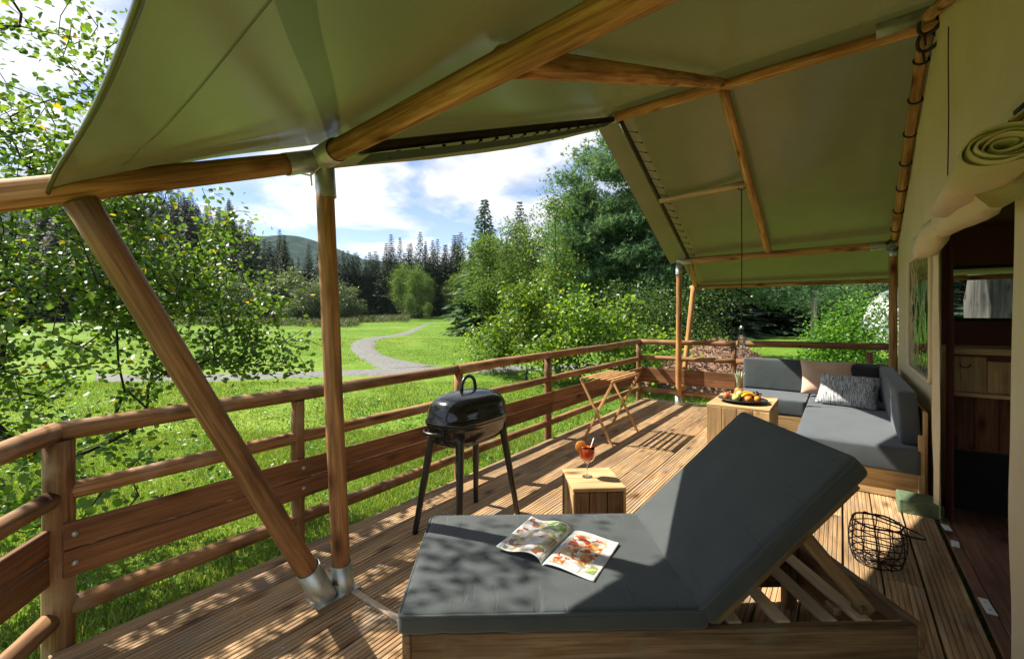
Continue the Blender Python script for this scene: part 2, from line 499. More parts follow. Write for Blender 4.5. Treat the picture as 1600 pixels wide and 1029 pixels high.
def canvas(name, c, c2, trans, rough, spec, tcol, wr=0.15, wscale=2.2):
    m, ns, ls, bs = new_mat(name)
    vec, raw = coords(ns, ls, (1, 1, 1), False)
    n = ns.new('ShaderNodeTexNoise'); n.inputs['Scale'].default_value = 1.7; n.inputs['Detail'].default_value = 6; n.inputs['Roughness'].default_value = 0.6
    ls.new(raw, n.inputs['Vector'])
    r = ramp(ns, [(0.35, c), (0.65, c2)])
    ls.new(n.outputs['Fac'], r.inputs['Fac']); ls.new(r.outputs[0], bs.inputs['Base Color'])
    bs.inputs['Roughness'].default_value = rough
    bs.inputs['Specular IOR Level'].default_value = spec
    n2 = ns.new('ShaderNodeTexNoise'); n2.inputs['Scale'].default_value = wscale; n2.inputs['Detail'].default_value = 4
    ls.new(raw, n2.inputs['Vector'])
    w = ns.new('ShaderNodeTexNoise'); w.inputs['Scale'].default_value = 450
    ls.new(raw, w.inputs['Vector'])
    b = ns.new('ShaderNodeBump'); b.inputs['Strength'].default_value = wr; b.inputs['Distance'].default_value = 0.06
    ls.new(n2.outputs['Fac'], b.inputs['Height'])
    b2 = ns.new('ShaderNodeBump'); b2.inputs['Strength'].default_value = 0.06; b2.inputs['Distance'].default_value = 0.002
    ls.new(w.outputs['Fac'], b2.inputs['Height']); ls.new(b.outputs[0], b2.inputs['Normal'])
    ls.new(b2.outputs[0], bs.inputs['Normal'])
    tr = ns.new('ShaderNodeBsdfTranslucent'); tr.inputs['Color'].default_value = (*tcol, 1)
    mix = ns.new('ShaderNodeMixShader'); mix.inputs[0].default_value = trans
    ls.new(bs.outputs[0], mix.inputs[1]); ls.new(tr.outputs[0], mix.inputs[2])
    ls.new(mix.outputs[0], ns['Material Output'].inputs['Surface'])
    return m

M_ROOF = canvas('olive roof canvas', (0.064, 0.052, 0.018), (0.084, 0.071, 0.026), 0.034, 0.25, 0.5, (0.32, 0.32, 0.09), 0.12, 1.1)
M_WALLC = canvas('sand tent canvas', (0.70, 0.57, 0.36), (0.76, 0.64, 0.43), 0.16, 0.75, 0.25, (0.55, 0.45, 0.2), 0.22, 3.0)
M_ROLL = canvas('cream rolled canvas', (0.60, 0.50, 0.31), (0.68, 0.58, 0.38), 0.05, 0.75, 0.25, (0.55, 0.45, 0.2), 0.35, 7.0)
M_GREEN = canvas('green groundsheet', (0.085, 0.13, 0.075), (0.12, 0.17, 0.10), 0.05, 0.5, 0.4, (0.1, 0.2, 0.1), 0.3, 8.0)
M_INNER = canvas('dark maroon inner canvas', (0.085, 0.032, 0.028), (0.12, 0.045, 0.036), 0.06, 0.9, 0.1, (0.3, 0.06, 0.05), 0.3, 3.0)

def simple(name, c, rough=0.5, metal=0.0, spec=0.5, nscale=0, nstr=0.1, var=None):
    m, ns, ls, bs = new_mat(name)
    bs.inputs['Base Color'].default_value = (*c, 1)
    bs.inputs['Roughness'].default_value = rough
    bs.inputs['Metallic'].default_value = metal
    bs.inputs['Specular IOR Level'].default_value = spec
    if nscale:
        vec, raw = coords(ns, ls, (1, 1, 1))
        n = ns.new('ShaderNodeTexNoise'); n.inputs['Scale'].default_value = nscale; n.inputs['Detail'].default_value = 5
        ls.new(raw, n.inputs['Vector'])
        c2 = var or tuple(x * 0.6 for x in c)
        r = ramp(ns, [(0.35, c2), (0.6, c)])
        ls.new(n.outputs['Fac'], r.inputs['Fac']); ls.new(r.outputs[0], bs.inputs['Base Color'])
        b = ns.new('ShaderNodeBump'); b.inputs['Strength'].default_value = nstr; b.inputs['Distance'].default_value = 0.01
        ls.new(n.outputs['Fac'], b.inputs['Height']); ls.new(b.outputs[0], bs.inputs['Normal'])
    return m

M_ZINC = simple('galvanised steel', (0.50, 0.53, 0.50), 0.38, 0.75, 0.5, 14, 0.06, (0.36, 0.39, 0.36))
M_ENAMEL = simple('black enamel', (0.009, 0.009, 0.011), 0.16, 0.0, 0.6)
M_BLACKM = simple('black painted steel', (0.012, 0.012, 0.014), 0.35, 0.0, 0.5)
M_WIRE = simple('black wire', (0.010, 0.010, 0.011), 0.45, 0.3, 0.5)
M_CORD = simple('black cord', (0.015, 0.015, 0.014), 0.8)
M_STRAP = simple('dark strap', (0.012, 0.012, 0.014), 0.7)
M_ROPE = simple('pale rope', (0.55, 0.47, 0.33), 0.9)
M_WHITE = simple('white plate', (0.72, 0.72, 0.70), 0.5)
M_PLATE = simple('dark platter', (0.035, 0.03, 0.028), 0.35, 0.0, 0.5)
M_APPLE = simple('red apple skin', (0.42, 0.035, 0.02), 0.3, 0, 0.5, 9, 0.02, (0.50, 0.20, 0.04))
M_GAPPLE = simple('green apple skin', (0.48, 0.55, 0.16), 0.3, 0, 0.5, 9, 0.02, (0.40, 0.46, 0.12))
M_ORANGE = simple('orange peel', (0.72, 0.24, 0.02), 0.45, 0, 0.5, 60, 0.15, (0.62, 0.18, 0.015))
M_BANANA = simple('banana skin', (0.78, 0.50, 0.04), 0.45, 0, 0.4, 12, 0.03, (0.62, 0.38, 0.03))
M_GRAPE = simple('dark grape skin', (0.05, 0.008, 0.02), 0.3)
M_PINEL = simple('pineapple leaf', (0.42, 0.47, 0.33), 0.5, 0, 0.4, 8, 0.02, (0.28, 0.34, 0.2))
M_PINEB = simple('pineapple skin', (0.42, 0.22, 0.05), 0.6, 0, 0.4, 26, 0.4, (0.22, 0.12, 0.03))
M_STEM = simple('stem brown', (0.10, 0.06, 0.03), 0.8)
M_PETAL = simple('pink petal', (0.70, 0.12, 0.42), 0.6)
M_STRAW = simple('pale straw', (0.85, 0.72, 0.62), 0.4)
M_TENTW = simple('white tent fabric', (0.80, 0.80, 0.80), 0.7, 0, 0.3, 2, 0.05, (0.74, 0.75, 0.77))
M_DARKF = simple('dark window edging', (0.018, 0.015, 0.014), 0.7)

def glassy(name, c, rough, ior, tw=1.0):
    m, ns, ls, bs = new_mat(name)
    bs.inputs['Base Color'].default_value = (*c, 1)
    bs.inputs['Transmission Weight'].default_value = tw
    bs.inputs['Roughness'].default_value = rough
    bs.inputs['IOR'].default_value = ior
    return m
M_GLASS = glassy('clear glass', (1, 1, 1), 0.0, 1.45)
M_DRINK = glassy('orange red drink', (0.95, 0.10, 0.015), 0.2, 1.33, 0.25)
def film(name, c, gl=0.18):
    m, ns, ls, bs = new_mat(name)
    t = ns.new('ShaderNodeBsdfTransparent'); t.inputs['Color'].default_value = (*c, 1)
    g = ns.new('ShaderNodeBsdfGlossy'); g.inputs['Roughness'].default_value = 0.05
    tc = ns.new('ShaderNodeTexCoord')
    n = ns.new('ShaderNodeTexNoise'); n.inputs['Scale'].default_value = 5.0; n.inputs['Detail'].default_value = 2
    ls.new(tc.outputs['Object'], n.inputs['Vector'])
    b = ns.new('ShaderNodeBump'); b.inputs['Strength'].default_value = 0.35; b.inputs['Distance'].default_value = 0.06
    ls.new(n.outputs['Fac'], b.inputs['Height']); ls.new(b.outputs[0], g.inputs['Normal'])
    fr = ns.new('ShaderNodeFresnel'); fr.inputs['IOR'].default_value = 1.5
    mth = ns.new('ShaderNodeMath'); mth.operation = 'MULTIPLY_ADD'; mth.inputs[1].default_value = 1.0; mth.inputs[2].default_value = gl
    ls.new(fr.outputs[0], mth.inputs[0])
    mx = ns.new('ShaderNodeMixShader')
    ls.new(mth.outputs[0], mx.inputs[0]); ls.new(t.outputs[0], mx.inputs[1]); ls.new(g.outputs[0], mx.inputs[2])
    ls.new(mx.outputs[0], ns['Material Output'].inputs['Surface'])
    return m
M_FILM = film('clear window film', (0.55, 0.68, 0.68), 0.30)
M_FILM2 = film('clear back window film', (0.92, 0.95, 0.96), 0.02)

def leaf(name, stops, tmix=0.35, rough=0.45, tboost=1.7, spec=0.4):
    m, ns, ls, bs = new_mat(name)
    g = ns.new('ShaderNodeNewGeometry')
    r = ramp(ns, stops)
    ls.new(g.outputs['Random Per Island'], r.inputs['Fac'])
    oi = ns.new('ShaderNodeObjectInfo')
    hs = ns.new('ShaderNodeHueSaturation')
    mr = ns.new('ShaderNodeMapRange'); mr.inputs['To Min'].default_value = 0.8; mr.inputs['To Max'].default_value = 1.2
    ls.new(oi.outputs['Random'], mr.inputs['Value']); ls.new(mr.outputs[0], hs.inputs['Value'])
    ls.new(r.outputs[0], hs.inputs['Color'])
    ls.new(hs.outputs[0], bs.inputs['Base Color'])
    bs.inputs['Roughness'].default_value = rough
    bs.inputs['Specular IOR Level'].default_value = spec
    t = ns.new('ShaderNodeBsdfTranslucent')
    mu = ns.new('ShaderNodeMixRGB'); mu.blend_type = 'MULTIPLY'; mu.inputs['Fac'].default_value = 1
    mu.inputs['Color2'].default_value = (tboost * 1.05, tboost, tboost * 0.45, 1)
    ls.new(hs.outputs[0], mu.inputs['Color1']); ls.new(mu.outputs[0], t.inputs['Color'])
    mx = ns.new('ShaderNodeMixShader'); mx.inputs[0].default_value = tmix
    ls.new(bs.outputs[0], mx.inputs[1]); ls.new(t.outputs[0], mx.inputs[2])
    ls.new(mx.outputs[0], ns['Material Output'].inputs['Surface'])
    return m
L_BIRCH = leaf('birch leaf', [(0.0, (0.05, 0.11, 0.022)), (0.5, (0.085, 0.165, 0.03)), (0.97, (0.15, 0.23, 0.035)), (0.99, (0.42, 0.30, 0.02))], 0.45, 0.38, 1.8)
L_BRIGHT = leaf('hazel leaf', [(0.0, (0.04, 0.095, 0.014)), (0.5, (0.085, 0.165, 0.02)), (1.0, (0.20, 0.28, 0.03))], 0.42, 0.4, 1.8)
L_LIGHT = leaf('field tree leaf', [(0.0, (0.045, 0.095, 0.025)), (0.6, (0.085, 0.15, 0.035)), (1.0, (0.15, 0.21, 0.05))], 0.35, 0.6, 1.7, 0.15)
L_GREY = leaf('willow leaf', [(0.0, (0.05, 0.085, 0.04)), (0.6, (0.085, 0.125, 0.055)), (1.0, (0.13, 0.17, 0.08))], 0.3, 0.5)
L_DARK = leaf('shrub leaf', [(0.0, (0.028, 0.06, 0.016)), (0.6, (0.055, 0.105, 0.028)), (1.0, (0.11, 0.17, 0.04))], 0.3, 0.45)
L_SHRUB = leaf('lush shrub leaf', [(0.0, (0.04, 0.12, 0.015)), (0.6, (0.08, 0.20, 0.02)), (1.0, (0.14, 0.28, 0.03))], 0.42, 0.45)
L_SPRUCE = leaf('spruce needle', [(0.0, (0.012, 0.028, 0.014)), (0.6, (0.022, 0.045, 0.022)), (1.0, (0.04, 0.068, 0.03))], 0.12, 0.6, 1.2, 0.2)
L_FIR = leaf('fir needle', [(0.0, (0.03, 0.07, 0.03)), (0.6, (0.06, 0.115, 0.045)), (1.0, (0.10, 0.16, 0.06))], 0.2, 0.6, 1.3, 0.15)
L_PINE = leaf('pine needle', [(0.0, (0.045, 0.10, 0.06)), (0.6, (0.105, 0.20, 0.12)), (1.0, (0.21, 0.32, 0.19))], 0.45, 0.7, 1.5, 0.1)
L_ROUGH = leaf('rough grass', [(0.0, (0.04, 0.06, 0.025)), (0.6, (0.07, 0.09, 0.04)), (1.0, (0.11, 0.11, 0.06))], 0.3, 0.7)
L_GRASS = leaf('grass blade', [(0.0, (0.06, 0.125, 0.02)), (0.5, (0.11, 0.19, 0.03)), (0.85, (0.19, 0.26, 0.055)), (1.0, (0.36, 0.33, 0.15))], 0.4, 0.5)

# ------------------------------------------------------------------ ground, path, mountain
Z0 = -0.5
def ground_h(r, f):
    d = math.hypot(r, f)
    h = Z0
    rho = r / max(f, 1.0)
    if f > 40:
        h += 2.6 * sstep(60, 120, f) * (0.55 + 0.45 * math.sin(rho * 7 + 1.2))
        h += 26.0 * sstep(0.36, 0.80, -rho) * sstep(76, 150, f)
        h += 26.0 * sstep(130, 420, f)
        h += 30.0 * sstep(300, 1200, f)
    else:
        h += 12.0 * sstep(90, 220, d) * (1 if f <= 0 else 1 - f / 40)
    if d > 14:
        h += 0.16 * sstep(14, 30, d) * math.sin(r * 0.21 + 0.7) * math.sin(f * 0.17)
    return h

def grass_ground():
    m, ns, ls, bs = new_mat('meadow turf')
    vec, raw = coords(ns, ls, (1, 1, 1), False)
    n1 = ns.new('ShaderNodeTexNoise'); n1.inputs['Scale'].default_value = 0.09; n1.inputs['Detail'].default_value = 8; n1.inputs['Roughness'].default_value = 0.65
    ls.new(raw, n1.inputs['Vector'])
    r1 = ramp(ns, [(0.33, (0.066, 0.140, 0.016)), (0.5, (0.10, 0.185, 0.020)), (0.68, (0.165, 0.235, 0.036))])
    ls.new(n1.outputs['Fac'], r1.inputs['Fac'])
    n2 = ns.new('ShaderNodeTexNoise'); n2.inputs['Scale'].default_value = 7.0; n2.inputs['Detail'].default_value = 6
    ls.new(raw, n2.inputs['Vector'])
    r2 = ramp(ns, [(0.3, (0.6, 0.62, 0.5)), (0.65, (1.2, 1.15, 1.1))])
    ls.new(n2.outputs['Fac'], r2.inputs['Fac'])
    mx = ns.new('ShaderNodeMixRGB'); mx.blend_type = 'MULTIPLY'; mx.inputs['Fac'].default_value = 0.8
    ls.new(r1.outputs[0], mx.inputs['Color1']); ls.new(r2.outputs[0], mx.inputs['Color2'])
    n3 = ns.new('ShaderNodeTexNoise'); n3.inputs['Scale'].default_value = 0.55; n3.inputs['Detail'].default_value = 7; n3.inputs['Roughness'].default_value = 0.7
    ls.new(raw, n3.inputs['Vector'])
    r3 = ramp(ns, [(0.35, (0.62, 0.70, 0.6)), (0.55, (1, 1, 1)), (0.72, (1.25, 1.05, 1.3))]); ls.new(n3.outputs['Fac'], r3.inputs['Fac'])
    mx3 = ns.new('ShaderNodeMixRGB'); mx3.blend_type = 'MULTIPLY'; mx3.inputs['Fac'].default_value = 0.5
    ls.new(mx.outputs[0], mx3.inputs['Color1']); ls.new(r3.outputs[0], mx3.inputs['Color2'])
    ls.new(mx3.outputs[0], bs.inputs['Base Color'])
    bs.inputs['Roughness'].default_value = 0.9; bs.inputs['Specular IOR Level'].default_value = 0.1
    b = ns.new('ShaderNodeBump'); b.inputs['Strength'].default_value = 0.6; b.inputs['Distance'].default_value = 0.08
    ls.new(n2.outputs['Fac'], b.inputs['Height']); ls.new(b.outputs[0], bs.inputs['Normal'])
    return m
M_TURF = grass_ground()

def build_ground():
    rings = [0.0] + [1.6 * 1.075 ** i for i in range(0, 98)]
    rings = [x for x in rings if x < 1900] + [1900]
    NA = 160
    V = [(0, 0, Z0)]; F = []
    for d in rings[1:]:
        for j in range(NA):
            a = 2 * math.pi * j / NA
            r, f = d * math.sin(a), d * math.cos(a)
            p = cf(r, f, ground_h(r, f)); V.append(p)
    for j in range(NA):
        F.append((0, 1 + (j + 1) % NA, 1 + j))
    for i in range(len(rings) - 2):
        for j in range(NA):
            k = (j + 1) % NA
            a, b = 1 + i * NA, 1 + (i + 1) * NA
            F.append((a + j, a + k, b + k, b + j))
    o = obj('ground', mesh_pd('ground', V, F, True), M_TURF)
    o['kind'] = 'structure'
    return o
build_ground()

M_GRAVEL = simple('gravel', (0.165, 0.165, 0.16), 0.95, 0, 0.2, 9, 0.6, (0.105, 0.105, 0.10))

def ribbon(name, L, R, m, lift=0.05, n=70):
    """a strip of ground between two edges given in (right, ahead) metres"""
    def resample(P, n):
        P = [Vector((p[0], p[1], 0)) for p in P]
        out = []
        k = len(P) - 1
        for i in range(n + 1):
            t = i / n * k; a = min(int(t), k - 1); u = t - a
            p0, p1, p2, p3 = P[max(a - 1, 0)], P[a], P[a + 1], P[min(a + 2, k)]
            out.append(0.5 * ((2 * p1) + (-p0 + p2) * u + (2 * p0 - 5 * p1 + 4 * p2 - p3) * u * u + (-p0 + 3 * p1 - 3 * p2 + p3) * u ** 3))
        return out
    A, B = resample(L, n), resample(R, n)
    V = []; F = []; W = 5
    for i, (a, b) in enumerate(zip(A, B)):
        for k in range(W + 1):
            p = a.lerp(b, k / W)
            e = 0.0 if 0 < k < W else 0.40 * noise.noise(Vector((i * 0.7, k * 3.0, 2.0)))
            q = p + (a - b).normalized() * e if (a - b).length > 0.01 else p
            V.append(cf(q.x, q.y, ground_h(q.x, q.y) + (lift * 0.7 if 0 < k < W else -0.02)))
    for i in range(n):
        for k in range(W):
            F.append((i * (W + 1) + k, i * (W + 1) + k + 1, (i + 1) * (W + 1) + k + 1, (i + 1) * (W + 1) + k))
    o = obj(name, mesh_pd(name, V, F, True), m)
    o['kind'] = 'structure'
    return o

def gp(px, py, z=Z0):
    f = (CAM_H - z) * F_PX / (py - HORIZON)
    return ((px - 800) / F_PX * f, f)
ribbon('field_path',
       [gp(*q) for q in [(678, 505.5), (655, 511), (606, 522), (567, 530.5), (546, 541), (549, 551), (563, 562), (590, 578)]],
       [gp(*q) for q in [(682, 506), (672, 508.5), (640, 520), (599, 532), (588, 543), (599, 553), (626, 561), (690, 572)]], M_GRAVEL, 0.055)
ribbon('farm_track',
       [gp(*q) for q in [(150, 582), (300, 583), (400, 582), (480, 579), (560, 577), (640, 572), (740, 572), (850, 570), (1050, 563)]],
       [gp(*q) for q in [(150, 597), (300, 597), (400, 593), (480, 590), (560, 588), (640, 586), (740, 583), (850, 580), (1050, 573)]], M_GRAVEL, 0.045)
ribbon('gravel_patch',
       [(17.5, 26.5), (19.5, 26), (22, 25.5)], [(17.0, 22.5), (18.8, 22), (20.5, 21.8)], M_GRAVEL, 0.30, 12)

def build_mountain():
    prof = [(-2.0, 470), (-1.3, 430), (-0.95, 380), (-0.75, 310), (-0.53, 272), (-0.46, 266), (-0.385, 222), (-0.29, 178), (-0.17, 150), (-0.1, 140), (0.1, 120), (0.5, 100), (1.2, 120), (2.0, 140)]
    def ph(x):
        for (a, ha), (b, hb) in zip(prof, prof[1:]):
            if a <= x <= b:
                t = (x - a) / (b - a); t = t * t * (3 - 2 * t) * 0.4 + t * 0.6
                return ha + (hb - ha) * t
        return 100
    NX, NY = 150, 26
    V = []; F = []
    for j in range(NY + 1):
        f = 820 + 880 * j / NY
        prog = math.sin(min(1.0, j / (NY * 0.72)) * math.pi / 2) ** 1.25
        if j > NY * 0.72: prog = 1.0 - 0.5 * ((j / NY - 0.72) / 0.28) ** 2
        for i in range(NX + 1):
            rho = -1.75 + 3.5 * i / NX
            r = rho * 1450 * (0.75 + 0.25 * f / 1450)
            h = 0.88 * ph(rho) * prog
            h += (18 * noise.noise(Vector((r * 0.006, f * 0.006, 1))) + 7 * noise.noise(Vector((r * 0.025, f * 0.02, 5)))) * prog
            V.append(cf(r, f, h + (-14 if j == 0 else 0)))
    for j in range(NY):
        for i in range(NX):
            a = j * (NX + 1) + i
            F.append((a, a + 1, a + NX + 2, a + NX + 1))
    m, ns, ls, bs = new_mat('forested slope')
    vec, raw = coords(ns, ls, (1, 1, 1), False)
    n = ns.new('ShaderNodeTexNoise'); n.inputs['Scale'].default_value = 0.035; n.inputs['Detail'].default_value = 10; n.inputs['Roughness'].default_value = 0.75
    ls.new(raw, n.inputs['Vector'])
    r = ramp(ns, [(0.40, (0.008, 0.022, 0.018)), (0.55, (0.025, 0.058, 0.042)), (0.66, (0.07, 0.105, 0.055))])
    ls.new(n.outputs['Fac'], r.inputs['Fac']); ls.new(r.outputs[0], bs.inputs['Base Color'])
    bs.inputs['Roughness'].default_value = 1; bs.inputs['Specular IOR Level'].default_value = 0
    b = ns.new('ShaderNodeBump'); b.inputs['Strength'].default_value = 1.0; b.inputs['Distance'].default_value = 12
    ls.new(n.outputs['Fac'], b.inputs['Height']); ls.new(b.outputs[0], bs.inputs['Normal'])
    o = obj('mountain', mesh_pd('mountain', V, F, True), m)
    o['kind'] = 'structure'
build_mountain()

# ------------------------------------------------------------------ air
def haze():
    R, zb, zt = 3400.0, -30.0, 620.0
    me = box_mesh('haze', 2 * R, 2 * R, zt - zb, 0)
    m = bpy.data.materials.new('haze'); m.use_nodes = True
    ns, ls = m.node_tree.nodes, m.node_tree.links
    ns.clear()
    o = ns.new('ShaderNodeOutputMaterial'); v = ns.new('ShaderNodeVolumePrincipled')
    v.inputs['Color'].default_value = (0.80, 0.90, 1.0, 1)
    v.inputs['Density'].default_value = 0.00007
    ls.new(v.outputs[0], o.inputs['Volume'])
    h = obj('haze', me, m, None, Matrix.Translation((0, 0, (zt + zb) / 2)))
    h['kind'] = 'stuff'
haze()

# ------------------------------------------------------------------ deck
deck = thing('wooden_deck', 'ribbed timber porch deck under the olive canopy', 'deck', (-1.1, 3.2, 0))
PITCH = 0.18
DX0, DX1, DY0, DY1 = -2.80, 0.57, -1.3, 7.72
def deck_board_mesh(w, L, th=0.028):
    # ribbed profile, extruded along Y
    nr = 7
    prof = []
    x = -w / 2
    step = w / nr
    for k in range(nr):
        xa = -w / 2 + k * step
        g = step * 0.30
        prof += [(xa + (0.0 if k == 0 else g / 2), 0.0), (xa + step - g / 2, 0.0)]
        if k < nr - 1:
            prof += [(xa + step - g / 4, -0.0042), (xa + step + g / 4, -0.0042)]
    prof += [(w / 2, -0.003), (w / 2, -th), (-w / 2, -th), (-w / 2, -0.003)]
    n = len(prof)
    V = []; F = []
    segs = 2
    for s in range(segs):
        y = -L / 2 + L * s
        for (px, pz) in prof: V.append((px, y, pz))
    for k in range(n):
        k2 = (k + 1) % n
        F.append((k, k2, n + k2, n + k))
    F.append(tuple(range(n - 1, -1, -1))); F.append(tuple(range(n, 2 * n)))
    me = mesh_pd('deck_board', V, F)
    bm = bmesh.new(); bm.from_mesh(me); bmesh.ops.recalc_face_normals(bm, faces=bm.faces[:]); bm.to_mesh(me); bm.free()
    return me
kx = math.floor((DX0 - 0.006) / PITCH)
JOINT_Y = 1.44
b_i = 0
while True:
    xa = 0.006 + PITCH * kx; xb = xa + PITCH
    kx += 1
    if xa > DX1 - 0.02: break
    xa = max(xa, DX0); xb = min(xb, DX1)
    w = xb - xa - 0.010
    if w < 0.03: continue
    xc = (xa + xb) / 2
    # the near end of the deck follows the angled railing
    ys = max(DY0, 0.42 - 0.83 * (xc + 2.80))
    cuts = [ys, JOINT_Y - 0.02]
    far_cut = [4.1, 5.3, 3.3, 6.0][(b_i * 7 + 3) % 4]
    segs = [(ys, JOINT_Y - 0.022), (JOINT_Y + 0.022, far_cut - 0.002), (far_cut + 0.002, DY1)]
    for (ya, yb) in segs:
        if yb - ya < 0.05: continue
        o = obj('deck_board', deck_board_mesh(w, yb - ya), M_DECK, deck,
                TR(xc + random.uniform(-.0012, .0012), (ya + yb) / 2, random.uniform(-.0012, .0012)))
    b_i += 1
box('joint_strip', ((DX0 + DX1) / 2, JOINT_Y, -0.004), (DX1 - DX0, 0.036, 0.02), M_SLAT, deck, bev=0.003,
    M=Matrix.Translation(((DX0 + DX1) / 2, JOINT_Y, -0.004)))
def screws():
    V = []; F = []
    k = math.floor((DX0 - 0.006) / PITCH) + 1
    while 0.006 + PITCH * (k + 1) < DX1 + 0.1:
        x0 = 0.006 + PITCH * k; k += 1
        for y in (1.0, 1.40, 1.49, 2.4, 3.6, 4.8, 6.0, 7.2):
            if y < 0.6 - 0.83 * (x0 + 2.8): continue
            for dx in (0.035, PITCH - 0.04):
                b = len(V); x = x0 + dx + random.uniform(-.004, .004); yy = y + random.uniform(-.006, .006)
                if x > DX1 - 0.02 or x < DX0 + 0.02: continue
                for q in range(8):
                    a = q * math.pi / 4; V.append((x + 0.0052 * math.cos(a), yy + 0.0052 * math.sin(a), 0.0022))
                for q in range(8):
                    a = q * math.pi / 4; V.append((x + 0.0056 * math.cos(a), yy + 0.0056 * math.sin(a), -0.002))
                F.append(tuple(range(b, b + 8)))
                for q in range(8): F.append((b + q, b + 8 + q, b + 8 + (q + 1) % 8, b + (q + 1) % 8))
    o = obj('screw', mesh_pd('screw', V, F), M_ZINC, deck)
    o['kind'] = 'stuff'
screws()
# joists and rim under the boards
for y in (-0.6, 0.6, 1.8, 3.0, 4.2, 5.4, 6.6):
    box('joist', (-1.0, y, -0.125), (3.3 if y > 0.6 else 2.2, 0.06, 0.18), M_PLANK, deck)
plank_between('rim_board', (DX0 + 0.03, 0.5, -0.13), (DX0 + 0.03, DY1, -0.13), 0.19, 0.03, M_PLANK, deck)
plank_between('rim_board', (DX0 + 0.05, DY1 + 0.018, -0.11), (DX1, DY1 + 0.018, -0.11), 0.19, 0.03, M_PLANK, deck)
plank_between('rim_board', (DX0 + 0.03, 0.45, -0.13), (-0.75, DY0 + 0.02, -0.13), 0.19, 0.03, M_PLANK, deck)
for (x, y) in ((-2.5, 0.6), (-2.5, 3), (-2.5, 5.4), (-2.5, 7.4), (-0.6, -0.6), (0.4, 7.4), (0.3, -0.6)):
    box('pier', (x, y, -0.4), (0.12, 0.12, 0.34), M_PLANK, deck)

# ------------------------------------------------------------------ railings
CORN = (-2.87, 0.42)
FARC = (-2.84, 7.62)
def rail_set(root, a, b, ztops, pl, r=0.045, joints=(), ext=0.0, off=0.062):
    """three round rails and a pair of planks between two corner points; ztops: list of (z at a, z at b)"""
    for nm, za, zb, rr in (('top_rail', ztops[0][0], ztops[0][1], r), ('middle_rail', ztops[1][0], ztops[1][1], r * 0.92), ('bottom_rail', ztops[2][0], ztops[2][1], r * 0.92)):
        P = [0.0] + list(joints) + [1.0]
        for t0, t1 in zip(P, P[1:]):
            p0 = (a[0] + (b[0] - a[0]) * t0, a[1] + (b[1] - a[1]) * t0, za + (zb - za) * t0)
            p1 = (a[0] + (b[0] - a[0]) * t1, a[1] + (b[1] - a[1]) * t1, za + (zb - za) * t1)
            pole(nm, p0, p1, rr * random.uniform(0.97, 1.06), rr * random.uniform(0.9, 1.0), M_RAIL, root, 14, 0.09, random.uniform(-.012, .012))
    ax = Vector((b[0] - a[0], b[1] - a[1], 0)).normalized()
    nrm = Vector((ax.y, -ax.x, 0))
    for (z, w) in pl:
        P = [0.0] + list(joints) + [1.0]
        for t0, t1 in zip(P, P[1:]):
            p0 = Vector((a[0] + (b[0] - a[0]) * t0, a[1] + (b[1] - a[1]) * t0, z)) + nrm * off + ax * (0.002 - (ext if t0 == 0 else 0))
            p1 = Vector((a[0] + (b[0] - a[0]) * t1, a[1] + (b[1] - a[1]) * t1, z)) + nrm * off - ax * 0.002
            o = plank_between('plank', p0, p1, w, 0.028, M_PLANK, root)

front = thing('front_railing', 'long log railing along the meadow side of the deck', 'railing', (-2.85, 4.0, 0))
rail_set(front, (CORN[0] + 0.0, CORN[1]), (FARC[0], FARC[1]), [(0.96, 1.0), (0.68, 0.70), (0.145, 0.19)], [(0.495, 0.118), (0.370, 0.118)], joints=(0.362, 0.579))
for (y, zt, hw) in ((0.42, 0.925, 0.115), (1.53, 0.93, 0.085), (3.05, 0.94, 0.085), (4.61, 0.955, 0.09), (7.58, 0.98, 0.09)):
    x = CORN[0] + (FARC[0] - CORN[0]) * (y - CORN[1]) / (FARC[1] - CORN[1])
    M, L = along((x, y, -0.45), (x, y, zt - 0.005))
    obj('post', pole_mesh('post', L, hw / 2, hw / 2 * 0.97, 14, None, 0.03, 0, int(y * 10)), M_RAIL, front, M)
bolt = lathe('bolt', [(0.0, 0.012), (0.011, 0.011), (0.014, 0.0), (0.0, -0.003)], M_ZINC, front, along((-2.795, 0.46, 0.50), (-2.70, 0.46, 0.50))[0], 10)
for (y, z) in ((0.46, 0.37), (1.53, 0.50), (1.53, 0.37), (3.05, 0.5), (4.61, 0.50), (4.61, 0.37)):
    link(bpy.data.objects.new('bolt', bolt.data), front, along((-2.795, y, z), (-2.7, y, z))[0])
endr = thing('far_railing', 'log railing across the far end of the deck behind the corner sofa', 'railing', (-1.0, 7.66, 0))
rail_set(endr, (FARC[0], FARC[1]), (0.56, 7.66), [(0.99, 1.05), (0.72, 0.78), (0.17, 0.2)], [(0.50, 0.125), (0.38, 0.125)], joints=(0.45,))
for x in (-1.35, 0.3):
    M, L = along((x, 7.66, -0.4), (x, 7.66, 0.97))
    obj('post', pole_mesh('post', L, 0.042, 0.04, 14, None, 0.03, 0, 55 + int(x * 3)), M_RAIL, endr, M)
side = thing('angled_railing', 'short log railing turning off at the near left corner post beside the birch', 'railing', (-2.3, -0.05, 0))
e = (-1.55, -0.66)
rail_set(side, (CORN[0] + 0.01, CORN[1] - 0.02), e, [(0.955, 0.93), (0.665, 0.62), (0.125, 0.07)], [(0.475, 0.12), (0.345, 0.12)], ext=-0.03, off=0.005)
M, L = along((e[0], e[1], -0.45), (e[0], e[1], 0.9))
obj('post', pole_mesh('post', L, 0.056, 0.054, 14, None, 0.03, 0, 99), M_RAIL, side, M)

